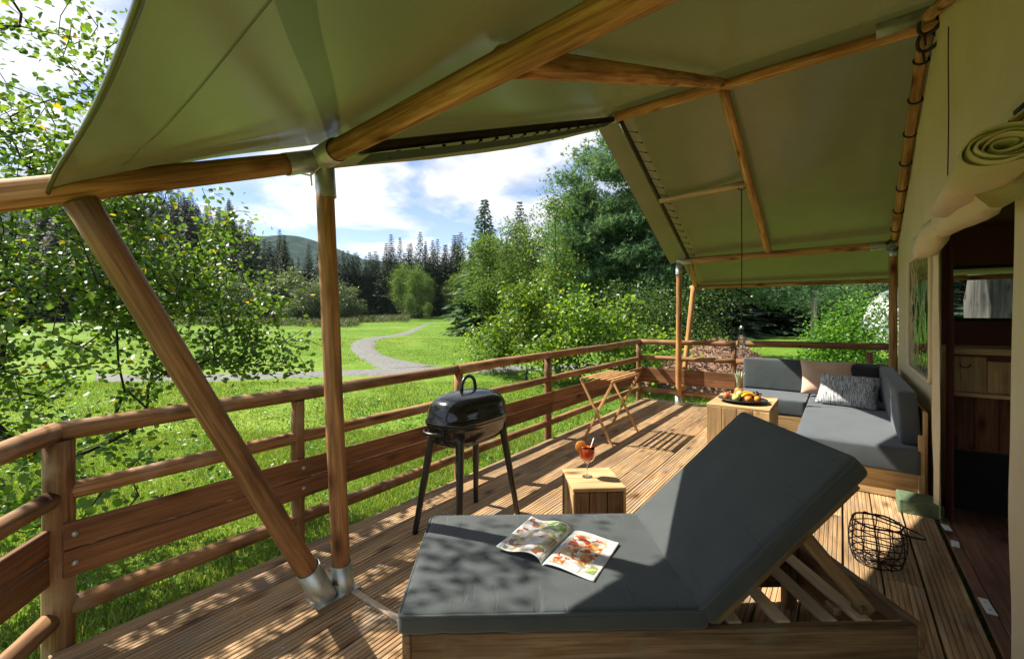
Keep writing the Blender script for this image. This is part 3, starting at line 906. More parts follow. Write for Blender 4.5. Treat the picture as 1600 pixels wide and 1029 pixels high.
# ------------------------------------------------------------------ safari tent
tent = thing('safari_tent', 'large olive and sand canvas safari tent on pine poles over the deck', 'tent', (0.6, 4.5, 0))
XF = -2.17                      # plane of the front posts
RIDGE_F, RIDGE_W = Vector((XF + 0.05, 4.68, 3.66)), Vector((0.55, 4.55, 3.73))
JN = Vector((XF, 1.28, 2.29))   # near purlin joint at the front
JF = Vector((-2.13, 7.50, 2.33))
def near_y(x): return 1.28 - 0.083 * (x - XF)
def near_z(x): return 2.29 + 0.018 * (x - XF)

# frame poles
post = pole('post', (-2.17, 1.40, 0.06), (XF, 1.30, 2.24), 0.047, 0.045, M_POSTW, tent, 18, 0.03)
brace = pole('brace', (-2.19, 1.28, 0.07), (XF, 0.37, 1.895), 0.052, 0.050, M_POSTW, tent, 18, 0.04)
purlin = pole('purlin', (XF + 0.03, 1.278, 2.295), (3.6, near_y(3.6), near_z(3.6)), 0.050, 0.054, M_POLE, tent, 20, 0.03)
pole('verge_pole', (XF - 0.01, 1.14, 2.235), (XF, -0.42, 1.645), 0.050, 0.052, M_POLE, tent, 18, 0.04)
pole('ridge_pole', RIDGE_F, (4.4, 4.55, 3.73), 0.052, 0.052, M_POLE, tent, 18, 0.03)
rft = pole('rafter', (-0.92, near_y(-0.92) + 0.02, 2.345), (-0.92, 4.58, 3.665), 0.052, 0.046, M_POLE, tent, 18, 0.03)
pole('rafter', (-0.92, 4.66, 3.655), (-0.86, 7.45, 2.40), 0.046, 0.048, M_POLE, tent, 18, 0.04)
pole('purlin', (-2.13, 7.50, 2.33), (4.4, 7.50, 2.42), 0.050, 0.050, M_POLE, tent, 16, 0.03)
pole('short_purlin', (-1.97, 6.03, 3.0), (-0.93, 5.98, 3.045), 0.036, 0.036, M_CUBE, tent, 14, 0.03)
fpost = pole('post', (-2.14, 7.48, 0.0), (-2.13, 7.5, 2.30), 0.046, 0.044, M_POLE, tent, 16, 0.03)
pole('brace', (-2.13, 7.60, 0.05), (-2.13, 8.38, 1.97), 0.044, 0.044, M_POLE, tent, 14, 0.04)
pole('eave_pole', (-2.2, 8.40, 1.95), (4.4, 8.40, 1.97), 0.034, 0.034, M_POLE, tent, 12, 0.03)
pole('verge_pole', (-1.975, 4.74, 3.62), (-1.975, 7.45, 2.37), 0.022, 0.022, M_DWOOD, tent, 12, 0.03)  # dark colour stands in for the shadow gap along the far verge
pole('verge_pole', (-1.97, 7.55, 2.30), (-2.1, 8.40, 1.96), 0.038, 0.038, M_POLE, tent, 12, 0.03)
pole('verge_pole', (-2.04, 1.42, 2.36), (-2.03, 4.62, 3.62), 0.030, 0.030, M_DWOOD, tent, 12, 0.03)
gable1 = pole('wall_rafter', (0.52, 4.64, 3.68), (0.54, 7.44, 2.44), 0.042, 0.042, M_POLE, tent, 14, 0.03)
pole('wall_rafter', (0.52, 4.46, 3.68), (0.54, near_y(0.54) + 0.03, 2.38), 0.042, 0.042, M_POLE, tent, 14, 0.03)
wpost = pole('wall_post', (0.53, 7.50, 0.0), (0.53, 7.50, 2.36), 0.046, 0.044, M_POLE, tent, 14, 0.03)
pole('wall_post', (0.54, near_y(0.54), -0.02), (0.54, near_y(0.54), 2.3), 0.046, 0.044, M_POLE, tent, 14, 0.03)
pole('shadow_pole', (XF + 0.02, 1.30, 2.46), (-0.40, 0.07, 2.03), 0.035, 0.035, M_POSTW, tent, 10, 0.03)  # unseen pole above the canvas, added for its shadow streak

# galvanised sleeves
def sleeve(p0, p1, r, parent, name='sleeve', t=0.005):
    M, L = along(p0, p1)
    prof = [(r, 0), (r, L), (r - t, L), (r - t, 0.0), (r, 0)]
    return lathe(name, prof, M_ZINC, parent, M, 24)
sleeve((-2.172, 1.415, 0.003), (-2.1715, 1.40, 0.155), 0.055, tent)
sleeve((-2.19, 1.315, 0.003), (-2.187, 1.22, 0.20), 0.060, tent)
box('base_plate', (-2.18, 1.36, 0.004), (0.13, 0.24, 0.006), M_ZINC, tent, bev=0.001)
sleeve((XF, 1.312, 2.10), (XF, 1.297, 2.29), 0.0505, tent)
sleeve((XF - 0.012, 1.28, 2.293), (XF + 0.17, 1.264, 2.30), 0.060, tent)
sleeve((XF - 0.008, 1.10, 2.218), (XF - 0.005, 1.30, 2.298), 0.0545, tent)
d = (Vector((-1.9, 4.67, 3.665)) - RIDGE_F).normalized()
sleeve(RIDGE_F - d * 0.02, RIDGE_F + d * 0.12, 0.058, tent)
sleeve((0.22, 4.57, 3.718), (0.56, 4.55, 3.73), 0.058, tent)
sleeve((0.525, 4.60, 3.715), (0.528, 4.88, 3.585), 0.048, tent)
sleeve((0.30, 7.5, 2.362), (0.54, 7.5, 2.367), 0.056, tent)
sleeve((0.53, 7.5, 2.22), (0.53, 7.5, 2.36), 0.051, tent)
sleeve((-2.14, 7.5, 2.12), (-2.13, 7.5, 2.33), 0.051, tent)
sleeve((-2.16, 7.5, 2.33), (-1.93, 7.5, 2.333), 0.056, tent)
sleeve((-2.14, 7.48, 0.002), (-2.14, 7.48, 0.14), 0.054, tent)
tubes('rope_tie', [([(XF - 0.055, 1.20, 2.21), (XF - 0.02, 1.235, 2.20), (XF + 0.03, 1.255, 2.235), (XF + 0.065, 1.27, 2.28)], 0.005, 5, False),
                   ([(XF + 0.02, 1.22, 2.29), (XF + 0.015, 1.225, 2.225), (XF - 0.015, 1.235, 2.20), (XF - 0.05, 1.26, 2.16)], 0.0045, 5, False)], M_ROPE, tent)

# roof canvas: profile lines along X, from the near eave over the ridge to the far eave
def prof_at(x):
    sk = -0.083 * (x - XF)
    dx = x - XF
    return [Vector((x, 0.29 - 0.005 * dx - 0.0415 * min(dx, 3.0) * abs(min(dx, 3.0)), 1.96)), Vector((x, 1.27 + sk, 2.372 + 0.018 * (x - XF))),
            Vector((x, 4.64 - 0.05 * (x - XF), 3.745 + 0.022 * (x - XF))),
            Vector((x, 7.52, 2.412 + 0.03 * (x - XF) * 0.9)), Vector((x, 8.46, 1.985 + 0.005 * (x - XF)))]
def roof_point(x, s, sag=True):
    """s in 0..4 along the profile"""
    P = prof_at(x)
    k = min(int(s), 3); u = s - k
    p = P[k].lerp(P[k + 1], u)
    if sag:
        across = abs(math.sin(math.pi * (x + 0.92) / 1.25)) if x < 0.6 else 1
        depth = [0.012, 0.05, 0.05, 0.012][k]
        p.z -= depth * math.sin(math.pi * u) * across
        p.z += 0.010 * noise.noise(Vector((x * 1.3, p.y * 1.1, 0.3))) * math.sin(math.pi * u)
        # creases that fan out of the near front corner
        if k == 0:
            dx, dy = x - XF, u
            ang = math.atan2(dy, dx + 1e-4)
            q = math.exp(-((math.hypot(dx, dy) - 0.35) / 0.3) ** 2)
            p.z += 0.008 * math.sin(ang * 17) * q
            p.z -= 0.075 * math.exp(-dx / 0.13) * math.exp(-u / 0.22)
    return p
def build_roof():
    xs = list(np.linspace(-2.20, 0.6, 57)) + list(np.linspace(0.8, 4.5, 12))
    ss = list(np.linspace(0, 1, 15)) + list(np.linspace(1, 2, 31))[1:] + list(np.linspace(2, 3, 25))[1:] + list(np.linspace(3, 4, 9))[1:]
    V = []; F = []
    for s in ss:
        for x in xs:
            xx = x
            if s > 1.0:     # beyond the purlin the canvas stops at the laced verge
                xx = -2.10 + (x + 2.20) * (2.10 + 4.5) / (2.20 + 4.5)
                if s < 1.12: xx = x + (xx - x) * (s - 1.0) / 0.12
            if s > 2: xx = -2.00 + (x + 2.20) * (2.00 + 4.5) / (2.20 + 4.5) if s < 3 else xx
            p = roof_point(xx, s)
            if s > 1.05: p.z -= 0.085 * max(0.0, 1 - (x + 2.20) / 0.12)
            V.append(p)
    n = len(xs)
    for j in range(len(ss) - 1):
        for i in range(n - 1):
            F.append((j * n + i, j * n + i + 1, (j + 1) * n + i + 1, (j + 1) * n + i))
    return obj('roof_canvas', mesh_pd('roof_canvas', V, F, True), M_ROOF, tent)
roof = build_roof()
# folded hem along the near eave
hem_pts = [roof_point(x, 0.0) + Vector((0, -0.004, -0.004)) for x in np.linspace(-2.2, 4.4, 60)]
tubes('hem', [(hem_pts, 0.007, 6, False)], M_ROOF, roof)
# seams
for s in (0.18,):
    pts = [roof_point(x, s) + Vector((0, 0, -0.002)) for x in np.linspace(-2.18, 1.5, 50)]
    tubes('seam', [(pts, 0.0011, 5, False)], M_ROOF, roof)

# verge flaps: strips of canvas that wrap the outer verge and are laced to the roof
def flap(name, inner, outer, n=40, wav=0.012):
    V = []; F = []
    W = 4
    for i in range(n + 1):
        t = i / n
        a = inner(t); b = outer(t)
        for k in range(W + 1):
            p = a.lerp(b, k / W)
            p.z += wav * math.sin(k / W * math.pi) + wav * 0.5 * noise.noise(Vector((t * 9, k * 0.6, 3)))
            V.append(p)
    for i in range(n):
        for k in range(W):
            F.append((i * (W + 1) + k, i * (W + 1) + k + 1, (i + 1) * (W + 1) + k + 1, (i + 1) * (W + 1) + k))
    return obj(name, mesh_pd(name, V, F, True), M_ROOF, tent)
def fl(p, q): return lambda t: Vector(p).lerp(Vector(q), t)
flap('verge_flap', fl((-2.02, 4.70, 3.655), (-2.00, 7.52, 2.335)), fl((-2.24, 4.70, 3.60), (-2.28, 7.52, 2.30)))
def near_outer(t):
    p = Vector((-2.19, 1.31, 2.25)).lerp(Vector((-2.22, 4.66, 3.56)), t)
    p.z -= 0.05 * math.sin(math.pi * t)
    return p
flap('verge_flap', fl((-2.09, 1.31, 2.30), (-2.09, 4.66, 3.625)), near_outer)
# dark webbing along the near verge, where roof and flap are laced together
web = [Vector((-2.06, 1.45 + 3.15 * t, 2.318 + 1.255 * t - 0.030 * math.sin(math.pi * t))) for t in np.linspace(0, 1, 40)]
V = []; F = []
for i, p in enumerate(web):
    V += [p + Vector((0.075, 0, 0.012)), p + Vector((-0.055, 0, -0.020))]
for i in range(len(web) - 1):
    F.append((2 * i, 2 * i + 1, 2 * i + 3, 2 * i + 2))
obj('webbing', mesh_pd('webbing', V, F, True), M_STRAP, tent)
def lacing(p0, p1, w0, w1, n, dz=-0.012):
    p0, p1 = Vector(p0), Vector(p1)
    L = []
    for i in range(n):
        t = (i + 0.5) / n; t2 = (i + 0.9) / n
        a = p0.lerp(p1, t); b = p0.lerp(p1, t2)
        L.append(([a + Vector((w0, 0, dz)), a + Vector(((w0 + w1) / 2, 0.0, dz - 0.006)), b + Vector((w1, -0.04, dz))], 0.0042, 5, False))
        L.append(([b + Vector((w1 - 0.008, -0.04, dz + 0.004)), b + Vector((w1 + 0.014, -0.04, dz))], 0.009, 5, False))
    return tubes('lacing', L, M_CORD, tent)
lacing((-1.96, 4.80, 3.60), (-1.96, 7.40, 2.40), -0.02, 0.10, 17)
lacing((-2.05, 1.55, 2.36), (-2.05, 4.6, 3.57), -0.06, 0.02, 17)

# front wall of the tent, with a doorway and a window
XW = 0.58
DOOR = (2.55, 4.44, 2.02)
WIN = (4.86, 6.38, 0.93, 2.04)
def roofline(y):
    P = prof_at(XW)
    for a, b in zip(P, P[1:]):
        if a.y <= y <= b.y:
            return a.z + (b.z - a.z) * (y - a.y) / (b.y - a.y)
    return P[-1].z
def build_wall():
    ys = sorted(set([0.4, 1.3, 2.0, 2.4, DOOR[0], DOOR[1], WIN[0], WIN[1], 7.0, 7.5] + list(np.round(np.arange(0.4, 7.5, 0.11), 3)) + [4.58]))
    zs = sorted(set([0.0, WIN[2], WIN[3], DOOR[2]] + list(np.round(np.arange(0, 3.8, 0.11), 3))))
    idx = {}; V = []; F = []
    def vid(i, j):
        y, z = ys[i], zs[j]
        zt = roofline(y) - 0.03
        key = (i, j)
        if key not in idx:
            zz = min(z, zt)
            x = XW + 0.014 * noise.noise(Vector((y * 1.6, zz * 0.8, 1.0))) + 0.006 * noise.noise(Vector((y * 7, zz * 1.5, 4.0)))
            idx[key] = len(V); V.append((x, y, zz))
        return idx[key]
    for i in range(len(ys) - 1):
        yc = (ys[i] + ys[i + 1]) / 2
        for j in range(len(zs) - 1):
            zc = (zs[j] + zs[j + 1]) / 2
            if DOOR[0] < yc < DOOR[1] and zc < DOOR[2]: continue
            if WIN[0] < yc < WIN[1] and WIN[2] < zc < WIN[3]: continue
            if zs[j] > max(roofline(ys[i]), roofline(ys[i + 1])) - 0.03: continue
            F.append((vid(i, j), vid(i + 1, j), vid(i + 1, j + 1), vid(i, j + 1)))
    return obj('front_wall', mesh_pd('front_wall', V, F, True), M_WALLC, tent)
fwall = build_wall()
# window: film and welted edge with rounded lower corner
def win_outline(n=8):
    y0, y1, z0, z1 = WIN
    P = []
    for (cy, cz, a0) in ((y1 - 0.06, z1 - 0.06, 0), (y0 + 0.06, z1 - 0.06, 90), (y0 + 0.10, z0 + 0.10, 180), (y1 - 0.10, z0 + 0.10, 270)):
        rr = 0.06 if a0 < 180 else 0.10
        for k in range(n + 1):
            a = math.radians(a0 + 90 * k / n)
            P.append(Vector((XW, cy + rr * math.cos(a), cz + rr * math.sin(a))))
    return P
V = []; F = []
NY, NZ = 24, 24
for j in range(NZ + 1):
    for i in range(NY + 1):
        y = WIN[0] - 0.02 + (WIN[1] - WIN[0] + 0.04) * i / NY; z = WIN[2] - 0.02 + (WIN[3] - WIN[2] + 0.04) * j / NZ
        V.append((XW + 0.006 + 0.012 * noise.noise(Vector((y * 3, z * 3, 8))), y, z))
for j in range(NZ):
    for i in range(NY):
        a = j * (NY + 1) + i; F.append((a, a + 1, a + NY + 2, a + NY + 1))
wpane = obj('window_film', mesh_pd('window_film', V, F, True), M_FILM, tent)
tubes('welt', [([p + Vector((-0.006, 0, 0)) for p in win_outline()], 0.018, 6, True)], M_WALLC, wpane)
# door jamb: folded canvas edge, dark liner and wooden upright
def curtain(name, y0, y1, x, z0, z1, m, folds, amp, flare=0.0, n=26):
    V = []; F = []
    NZ = 22
    for j in range(NZ + 1):
        t = j / NZ; z = z0 + (z1 - z0) * t
        for i in range(n + 1):
            u = i / n
            y = y0 + (y1 - y0) * u - flare * (1 - t) * (1 - u) * 0.5
            xx = x + amp * math.sin(u * folds * 2 * math.pi + 0.6 * math.sin(z * 2)) * (0.5 + 0.5 * (1 - t)) + 0.01 * noise.noise(Vector((u * 3, z * 2, 5)))
            V.append((xx, y, z))
    for j in range(NZ):
        for i in range(n):
            a = j * (n + 1) + i; F.append((a, a + 1, a + n + 2, a + n + 1))
    return obj(name, mesh_pd(name, V, F, True), m, tent)
curtain('jamb_fold', 4.40, 4.62, XW - 0.02, 0.02, 2.0, M_ROLL, 1.5, 0.014)
curtain('jamb_liner', 4.435, 4.56, XW + 0.05, 0.0, 2.0, M_INNER, 1.0, 0.02)
curtain('door_flap', 2.2, 2.68, XW - 0.01, 0.06, 2.02, M_WALLC, 1.6, 0.022, 0.0)
curtain('door_flap_foot', 2.22, 2.675, XW - 0.006, -0.0, 0.12, M_GREEN, 1.6, 0.022, 0.0)
curtain('wall_foot', 0.5, 2.3, XW - 0.012, 0.0, 0.12, M_GREEN, 3, 0.008, 0.0)
# groundsheet fold at the foot of the jamb
V = [(0.345, 4.44, 0.0), (0.60, 4.45, 0.0), (0.60, 4.45, 0.10), (0.345, 4.43, 0.105), (0.345, 4.66, 0.105), (0.60, 4.66, 0.10), (0.345, 4.66, 0.0), (0.60, 4.66, 0.0)]
F = [(0, 1, 2, 3), (3, 2, 5, 4), (0, 3, 4, 6), (1, 7, 5, 2)]
gf = obj('groundsheet_fold', mesh_pd('groundsheet_fold', V, F), M_GREEN, tent)
bv = gf.modifiers.new('bevel', 'BEVEL'); bv.width = 0.012; bv.segments = 2
# rolled door flaps above the doorway
def roll_along(name, P, R, m, seg=20, spiral=False):
    """a rolled cloth: tube with lengthwise folds; P points, R radii (across, up)"""
    V = []; F = []
    n = len(P)
    for i, p in enumerate(P):
        p = Vector(p); rx, rz = R[i]
        for j in range(seg):
            a = 2 * math.pi * j / seg
            w = 1 + 0.07 * math.sin(a * 3 + i * 0.22) + 0.10 * noise.noise(Vector((math.cos(a) * 2, math.sin(a) * 2, i * 0.28)))
            V.append((p.x + rx * w * math.cos(a), p.y, p.z + rz * w * math.sin(a)))
    for i in range(n - 1):
        for j in range(seg):
            k = (j + 1) % seg
            F.append((i * seg + j, i * seg + k, (i + 1) * seg + k, (i + 1) * seg + j))
    F.append(tuple(range(seg))); F.append(tuple((n - 1) * seg + j for j in range(seg - 1, -1, -1)))
    return obj(name, mesh_pd(name, V, F, True), m, tent)
PR = []; RR = []
for i in range(61):
    t = i / 60
    y = 4.52 - 2.0 * t
    pinch = 1 - 0.42 * math.exp(-((t - 0.50) / 0.045) ** 2) - 0.2 * math.exp(-((t - 0.93) / 0.04) ** 2)
    end = min(1.0, 0.45 + t * 12)
    PR.append((0.475 - 0.02 * math.sin(t * 5), y, 2.0 - 0.055 * math.sin(math.pi * min(1, t * 2) % math.pi) * (1 if t < 0.5 else 0.6) + 0.01 * t))
    RR.append(((0.060 + 0.022 * t) * pinch * end, (0.078 + 0.02 * t) * pinch * end))
roll_along('rolled_door_flap', PR, RR, M_ROLL)
# the outer roll with its spiral end
def spiral_roll():
    V = []; F = []
    turns, n = 5.2, 190
    L = 34
    y0, y1 = 2.06, 3.0
    for i in range(n + 1):
        a = 2 * math.pi * turns * i / n
        r = 0.018 + 0.080 * i / n
        for k in (0, 1):
            rr = (r + (0.0 if k == 0 else 0.0058)) * (1 + 0.07 * math.sin(a * 2 + 0.4) + 0.05 * math.sin(a * 3.3))
            for j in range(2):
                y = y0 if j == 0 else y1
                tap = 1.0 if j == 0 else 0.82
                V.append((0.42 + 1.12 * rr * tap * math.cos(a) + (0.0 if j == 0 else 0.02), y + 0.02 * math.sin(a * 0.7), 2.035 + 0.70 * rr * tap * math.sin(a) - 0.02 * j))
    for i in range(n):
        a, b = i * 4, (i + 1) * 4
        F += [(a, b, b + 1, a + 1), (a + 2, a + 3, b + 3, b + 2), (a, a + 2, b + 2, b), (a + 1, b + 1, b + 3, a + 3)]
    F += [(0, 1, 3, 2), (n * 4, n * 4 + 2, n * 4 + 3, n * 4 + 1)]
    return obj('rolled_outer_flap', mesh_pd('rolled_outer_flap', V, F, True), M_ROLL, tent)
spiral_roll()
# cloth coming down off the wall into the roll
V = []; F = []
for j in range(13):
    t = j / 12
    for i in range(21):
        y = 2.06 + 0.85 * i / 20
        V.append((XW - 0.012 - 0.14 * t ** 2.2, y + 0.03 * math.sin(t * 3 + i), 2.36 - 0.26 * t + 0.012 * math.sin(i * 1.3) * t))
for j in range(12):
    for i in range(20):
        a = j * 21 + i; F.append((a, a + 1, a + 22, a + 21))
obj('flap_cloth', mesh_pd('flap_cloth', V, F, True), M_ROLL, tent)
# webbing ties and toggles
for (y, z, L, dx) in ((2.40, 2.24, 0.17, -0.12), (2.84, 2.12, 0.10, -0.10), (3.52, 2.05, 0.06, -0.085)):
    tubes('tie_strap', [([(XW - 0.01, y, z + 0.05), (XW + dx * 0.35, y - 0.01, z), (XW + dx, y - 0.015, z - L)], 0.012, 6, False),
                        ([(XW + dx * 0.3 - 0.02, y + 0.035, z - 0.005), (XW + dx * 0.3, y - 0.04, z + 0.008)], 0.016, 6, False)], M_STRAP, tent)
tubes('zip_pull', [([(0.55 + 0.018 * math.cos(a), 1.92 + 0.0 * a, 2.28 + 0.03 * math.sin(a)) for a in np.linspace(0, 2 * math.pi, 12, endpoint=False)], 0.006, 6, True),
                   ([(0.56, 1.90, 2.31), (0.565, 1.86, 2.37), (0.57, 1.84, 2.42)], 0.010, 6, False)], M_STRAP, tent)
tubes('zip', [([(XW - 0.022, 4.04 - 0.03 * t + 0.012 * math.sin(t * 9), 2.10 + 1.25 * t) for t in np.linspace(0, 1, 20)], 0.0035, 5, False)], M_STRAP, tent)
for t in (0.10, 0.24, 0.38, 0.52, 0.66, 0.80, 0.93):
    p = Vector((0.52, 4.64, 3.68)).lerp(Vector((0.54, 7.44, 2.44)), t)
    dd = (Vector((0.54, 7.44, 2.44)) - Vector((0.52, 4.64, 3.68))).normalized()
    ring = [p + Vector((0.047 * math.cos(a), 0, 0)) + Vector((0, 0.41, 0.91)) * 0.047 * math.sin(a) for a in np.linspace(0, 2 * math.pi, 14, endpoint=False)]
    tubes('strap', [(ring, 0.009, 5, True), ([p + Vector((0.05, 0.0, -0.01)), p + Vector((0.07, 0.03, -0.05)), p + Vector((0.065, 0.03, -0.10))], 0.007, 5, False)], M_STRAP, tent)
for (p) in ((0.53, 4.55, 3.66), (0.535, 4.66, 3.58), (0.53, 7.46, 2.36)):
    P = Vector(p)
    tubes('strap', [([P + Vector((0.062 * math.cos(a), 0.03 * math.sin(a * 2), 0.07 * math.sin(a))) for a in np.linspace(0, 2 * math.pi, 16, endpoint=False)], 0.014, 6, True),
                    ([P + Vector((-0.03, 0, -0.06)), P + Vector((-0.02, 0.02, -0.15))], 0.009, 5, False)], M_STRAP, tent)

# the tent body behind the front wall
def sheet(name, corners, m, nx=10, ny=10, wob=0.01):
    a, b, c, d = [Vector(p) for p in corners]
    V = []; F = []
    for j in range(ny + 1):
        for i in range(nx + 1):
            u, v = i / nx, j / ny
            p = a.lerp(b, u).lerp(d.lerp(c, u), v)
            V.append(p + Vector((1, 1, 0)) * wob * noise.noise(p * 1.3))
    for j in range(ny):
        for i in range(nx):
            k = j * (nx + 1) + i; F.append((k, k + 1, k + nx + 2, k + nx + 1))
    return obj(name, mesh_pd(name, V, F, True), m, tent)
YI = 7.05
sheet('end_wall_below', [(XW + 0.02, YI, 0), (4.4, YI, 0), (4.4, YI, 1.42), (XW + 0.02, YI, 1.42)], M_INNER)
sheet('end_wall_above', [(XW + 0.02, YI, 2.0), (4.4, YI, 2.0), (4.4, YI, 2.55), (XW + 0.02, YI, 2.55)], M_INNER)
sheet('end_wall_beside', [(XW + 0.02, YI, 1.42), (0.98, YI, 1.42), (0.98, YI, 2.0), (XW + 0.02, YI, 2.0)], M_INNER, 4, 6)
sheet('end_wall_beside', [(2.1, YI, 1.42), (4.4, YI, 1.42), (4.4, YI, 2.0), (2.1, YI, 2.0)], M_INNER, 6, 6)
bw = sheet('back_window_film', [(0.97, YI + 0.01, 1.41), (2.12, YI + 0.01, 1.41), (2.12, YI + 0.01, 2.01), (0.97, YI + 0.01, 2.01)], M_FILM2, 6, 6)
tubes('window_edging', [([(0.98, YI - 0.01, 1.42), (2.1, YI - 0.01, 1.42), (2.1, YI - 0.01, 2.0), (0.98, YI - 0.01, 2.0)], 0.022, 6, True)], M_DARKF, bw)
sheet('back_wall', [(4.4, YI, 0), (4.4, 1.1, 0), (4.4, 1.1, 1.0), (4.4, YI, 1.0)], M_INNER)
sheet('back_wall_above', [(4.4, YI, 2.1), (4.4, 1.1, 2.1), (4.4, 1.1, 2.5), (4.4, YI, 2.5)], M_INNER)  # open band below this sheet, added to let more daylight inside
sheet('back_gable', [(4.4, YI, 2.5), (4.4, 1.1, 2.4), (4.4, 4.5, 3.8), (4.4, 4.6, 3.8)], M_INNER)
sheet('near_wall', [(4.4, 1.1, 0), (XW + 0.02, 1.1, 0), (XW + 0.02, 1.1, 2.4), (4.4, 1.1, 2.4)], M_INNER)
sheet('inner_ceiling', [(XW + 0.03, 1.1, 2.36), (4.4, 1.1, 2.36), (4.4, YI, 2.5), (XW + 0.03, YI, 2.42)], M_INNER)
# floor inside, boards along Y, with white fixing plates on the threshold
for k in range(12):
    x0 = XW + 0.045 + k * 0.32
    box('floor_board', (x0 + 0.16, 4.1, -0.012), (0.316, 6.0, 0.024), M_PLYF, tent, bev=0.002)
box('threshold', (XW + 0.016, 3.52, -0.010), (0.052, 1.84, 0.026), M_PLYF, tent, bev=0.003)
for (x, y, rz) in ((0.598, 3.27, 0.06), (0.592, 4.03, -0.1), (0.588, 4.30, 0.1)):
    pl = box('fixing_plate', (x, y, 0.0065), (0.038, 0.15 if y < 3.5 else 0.10, 0.005), M_WHITE, tent, rz=rz, bev=0.001)
    for s in (-1, 1):
        M = TR(x - math.sin(rz) * s * 0.035, y + s * 0.035, 0.0095)
        lathe('screw', [(0.006, -0.001), (0.005, 0.002), (0.0, 0.0025)], M_ZINC, pl, M, 8)

# ------------------------------------------------------------------ kitchen cabinet inside the tent
kc = thing('kitchen_cabinet', 'pale wooden cabinet with drawers seen through the tent doorway', 'cabinet', (1.2, 4.86, 0))
YC = 4.66
box('counter_top', (1.20, YC + 0.2, 1.215), (1.14, 0.46, 0.045), M_CUBEX, kc)
box('upright', (0.655, YC + 0.2, 0.60), (0.03, 0.42, 1.18), M_CUBE, kc)
box('upright', (1.74, YC + 0.2, 0.60), (0.03, 0.42, 1.18), M_CUBE, kc)
box('bottom_shelf', (1.20, YC + 0.2, 0.895), (1.05, 0.44, 0.03), M_CUBEX, kc)
dr = box('drawer', (0.760, YC + 0.0, 1.045), (0.172, 0.022, 0.26), M_CUBE, kc)
tubes('drawer_pull', [([(0.735 + 0.028 * math.cos(a), YC - 0.014, 1.12 + 0.026 * math.sin(a)) for a in np.linspace(math.pi, 2 * math.pi, 10)], 0.004, 6, False)], M_DARKF, dr)
box('drawer', (0.945, YC + 0.012, 1.030), (0.185, 0.022, 0.23), M_CUBE, kc)
box('drawer', (1.36, YC + 0.012, 1.030), (0.62, 0.022, 0.23), M_CUBE, kc)
for k in range(8):
    box('back_slat', (0.74 + k * 0.13, YC + 0.14, 0.66), (0.122, 0.018, 0.40), M_PLANK, kc, bev=0.003)
box('void_shade_panel', (1.20, YC + 0.12, 0.23), (1.05, 0.02, 0.45), M_BLACKF, kc)  # black panel stands in for the shade of the void under the cabinet
box('splash_board', (1.20, YC + 0.42, 1.335), (1.14, 0.018, 0.19), M_INNER, kc)

# ------------------------------------------------------------------ sun lounger
LROT = TH + math.radians(1.5)
LO = cf(-0.385, 1.565)
ML = Matrix.Translation(LO) @ Matrix.Rotation(LROT, 4, 'Z')
lounger = thing('sun_lounger', 'wooden sun lounger with slate grey mattress and raised backrest in the foreground', 'sun lounger', LO, LROT)
LW, LL, FT = 0.74, 1.88, 0.375
def lplank(name, p0, p1, w, t, m, up=(0, 0, 1), bev=0.004):
    q0, q1 = ML @ Vector(p0), ML @ Vector(p1)
    return plank_between(name, q0, q1, w, t, m, lounger, (ML.to_3x3() @ Vector(up)), bev)
for (z, w) in ((FT - 0.075, 0.146), (FT - 0.226, 0.146)):
    lplank('side_board', (0.032, 0.015, z), (LL - 0.032, 0.015, z), w, 0.03, M_LOUNGE)
    lplank('side_board', (0.032, LW - 0.015, z), (LL - 0.032, LW - 0.015, z), w, 0.03, M_LOUNGE)
    lplank('end_board', (0.015, 0.0, z), (0.015, LW, z), w, 0.03, M_LOUNGE)
    lplank('end_board', (LL - 0.015, 0.0, z), (LL - 0.015, LW, z), w, 0.03, M_LOUNGE)
for (x, y) in ((0.06, 0.06), (LL - 0.06, 0.06), (0.06, LW - 0.06), (LL - 0.06, LW - 0.06)):
    lplank('foot', (x, y, 0.002), (x, y, 0.30), 0.055, 0.055, M_LOUNGE, (0, 1, 0))
for y in (0.052, LW - 0.052):
    lplank('inner_rail', (1.10, y, FT - 0.05), (LL - 0.034, y, FT - 0.05), 0.05, 0.036, M_SLAT)
for x in (0.15, 0.36, 0.57, 0.78, 0.98, 1.20, 1.38, 1.555, 1.685):
    lplank('slat', (x, 0.036, FT - 0.012), (x, LW - 0.036, FT - 0.012), 0.052, 0.02, M_SLAT, (1, 0, 0), 0.003)
BA = math.radians(43)
MB_ = ML @ Matrix.Translation((1.075, 0, FT + 0.03)) @ Matrix.Rotation(-BA, 4, 'Y')
def bplank(name, p0, p1, w, t, m, up):
    return plank_between(name, MB_ @ Vector(p0), MB_ @ Vector(p1), w, t, m, lounger, MB_.to_3x3() @ Vector(up), 0.003)
for y in (0.06, LW - 0.06):
    bplank('backrest_rail', (0.0, y, -0.058), (0.74, y, -0.058), 0.055, 0.03, M_LOUNGE, (0, 1, 0))
for x in (0.10, 0.26, 0.42, 0.58, 0.70):
    bplank('backrest_slat', (x, 0.03, -0.035), (x, LW - 0.03, -0.035), 0.06, 0.016, M_SLAT, (1, 0, 0))
for y in (0.085, LW - 0.085):
    lplank('strut', (1.455, y, 0.70), (1.74, y, FT - 0.01), 0.05, 0.026, M_LOUNGE, (1, 0, 1))
for x in (1.60, 1.70):
    lplank('notch_block', (x, 0.06, FT + 0.012), (x, 0.11, FT + 0.012), 0.03, 0.028, M_LOUNGE)
seatc = obj('mattress', cushion_mesh('mattress', 1.10, LW + 0.03, 0.078, 0.022, 40, 0.006, 0.0035, 3), M_GREY, lounger,
            ML @ Matrix.Translation((0.535, LW / 2, FT + 0.041)))
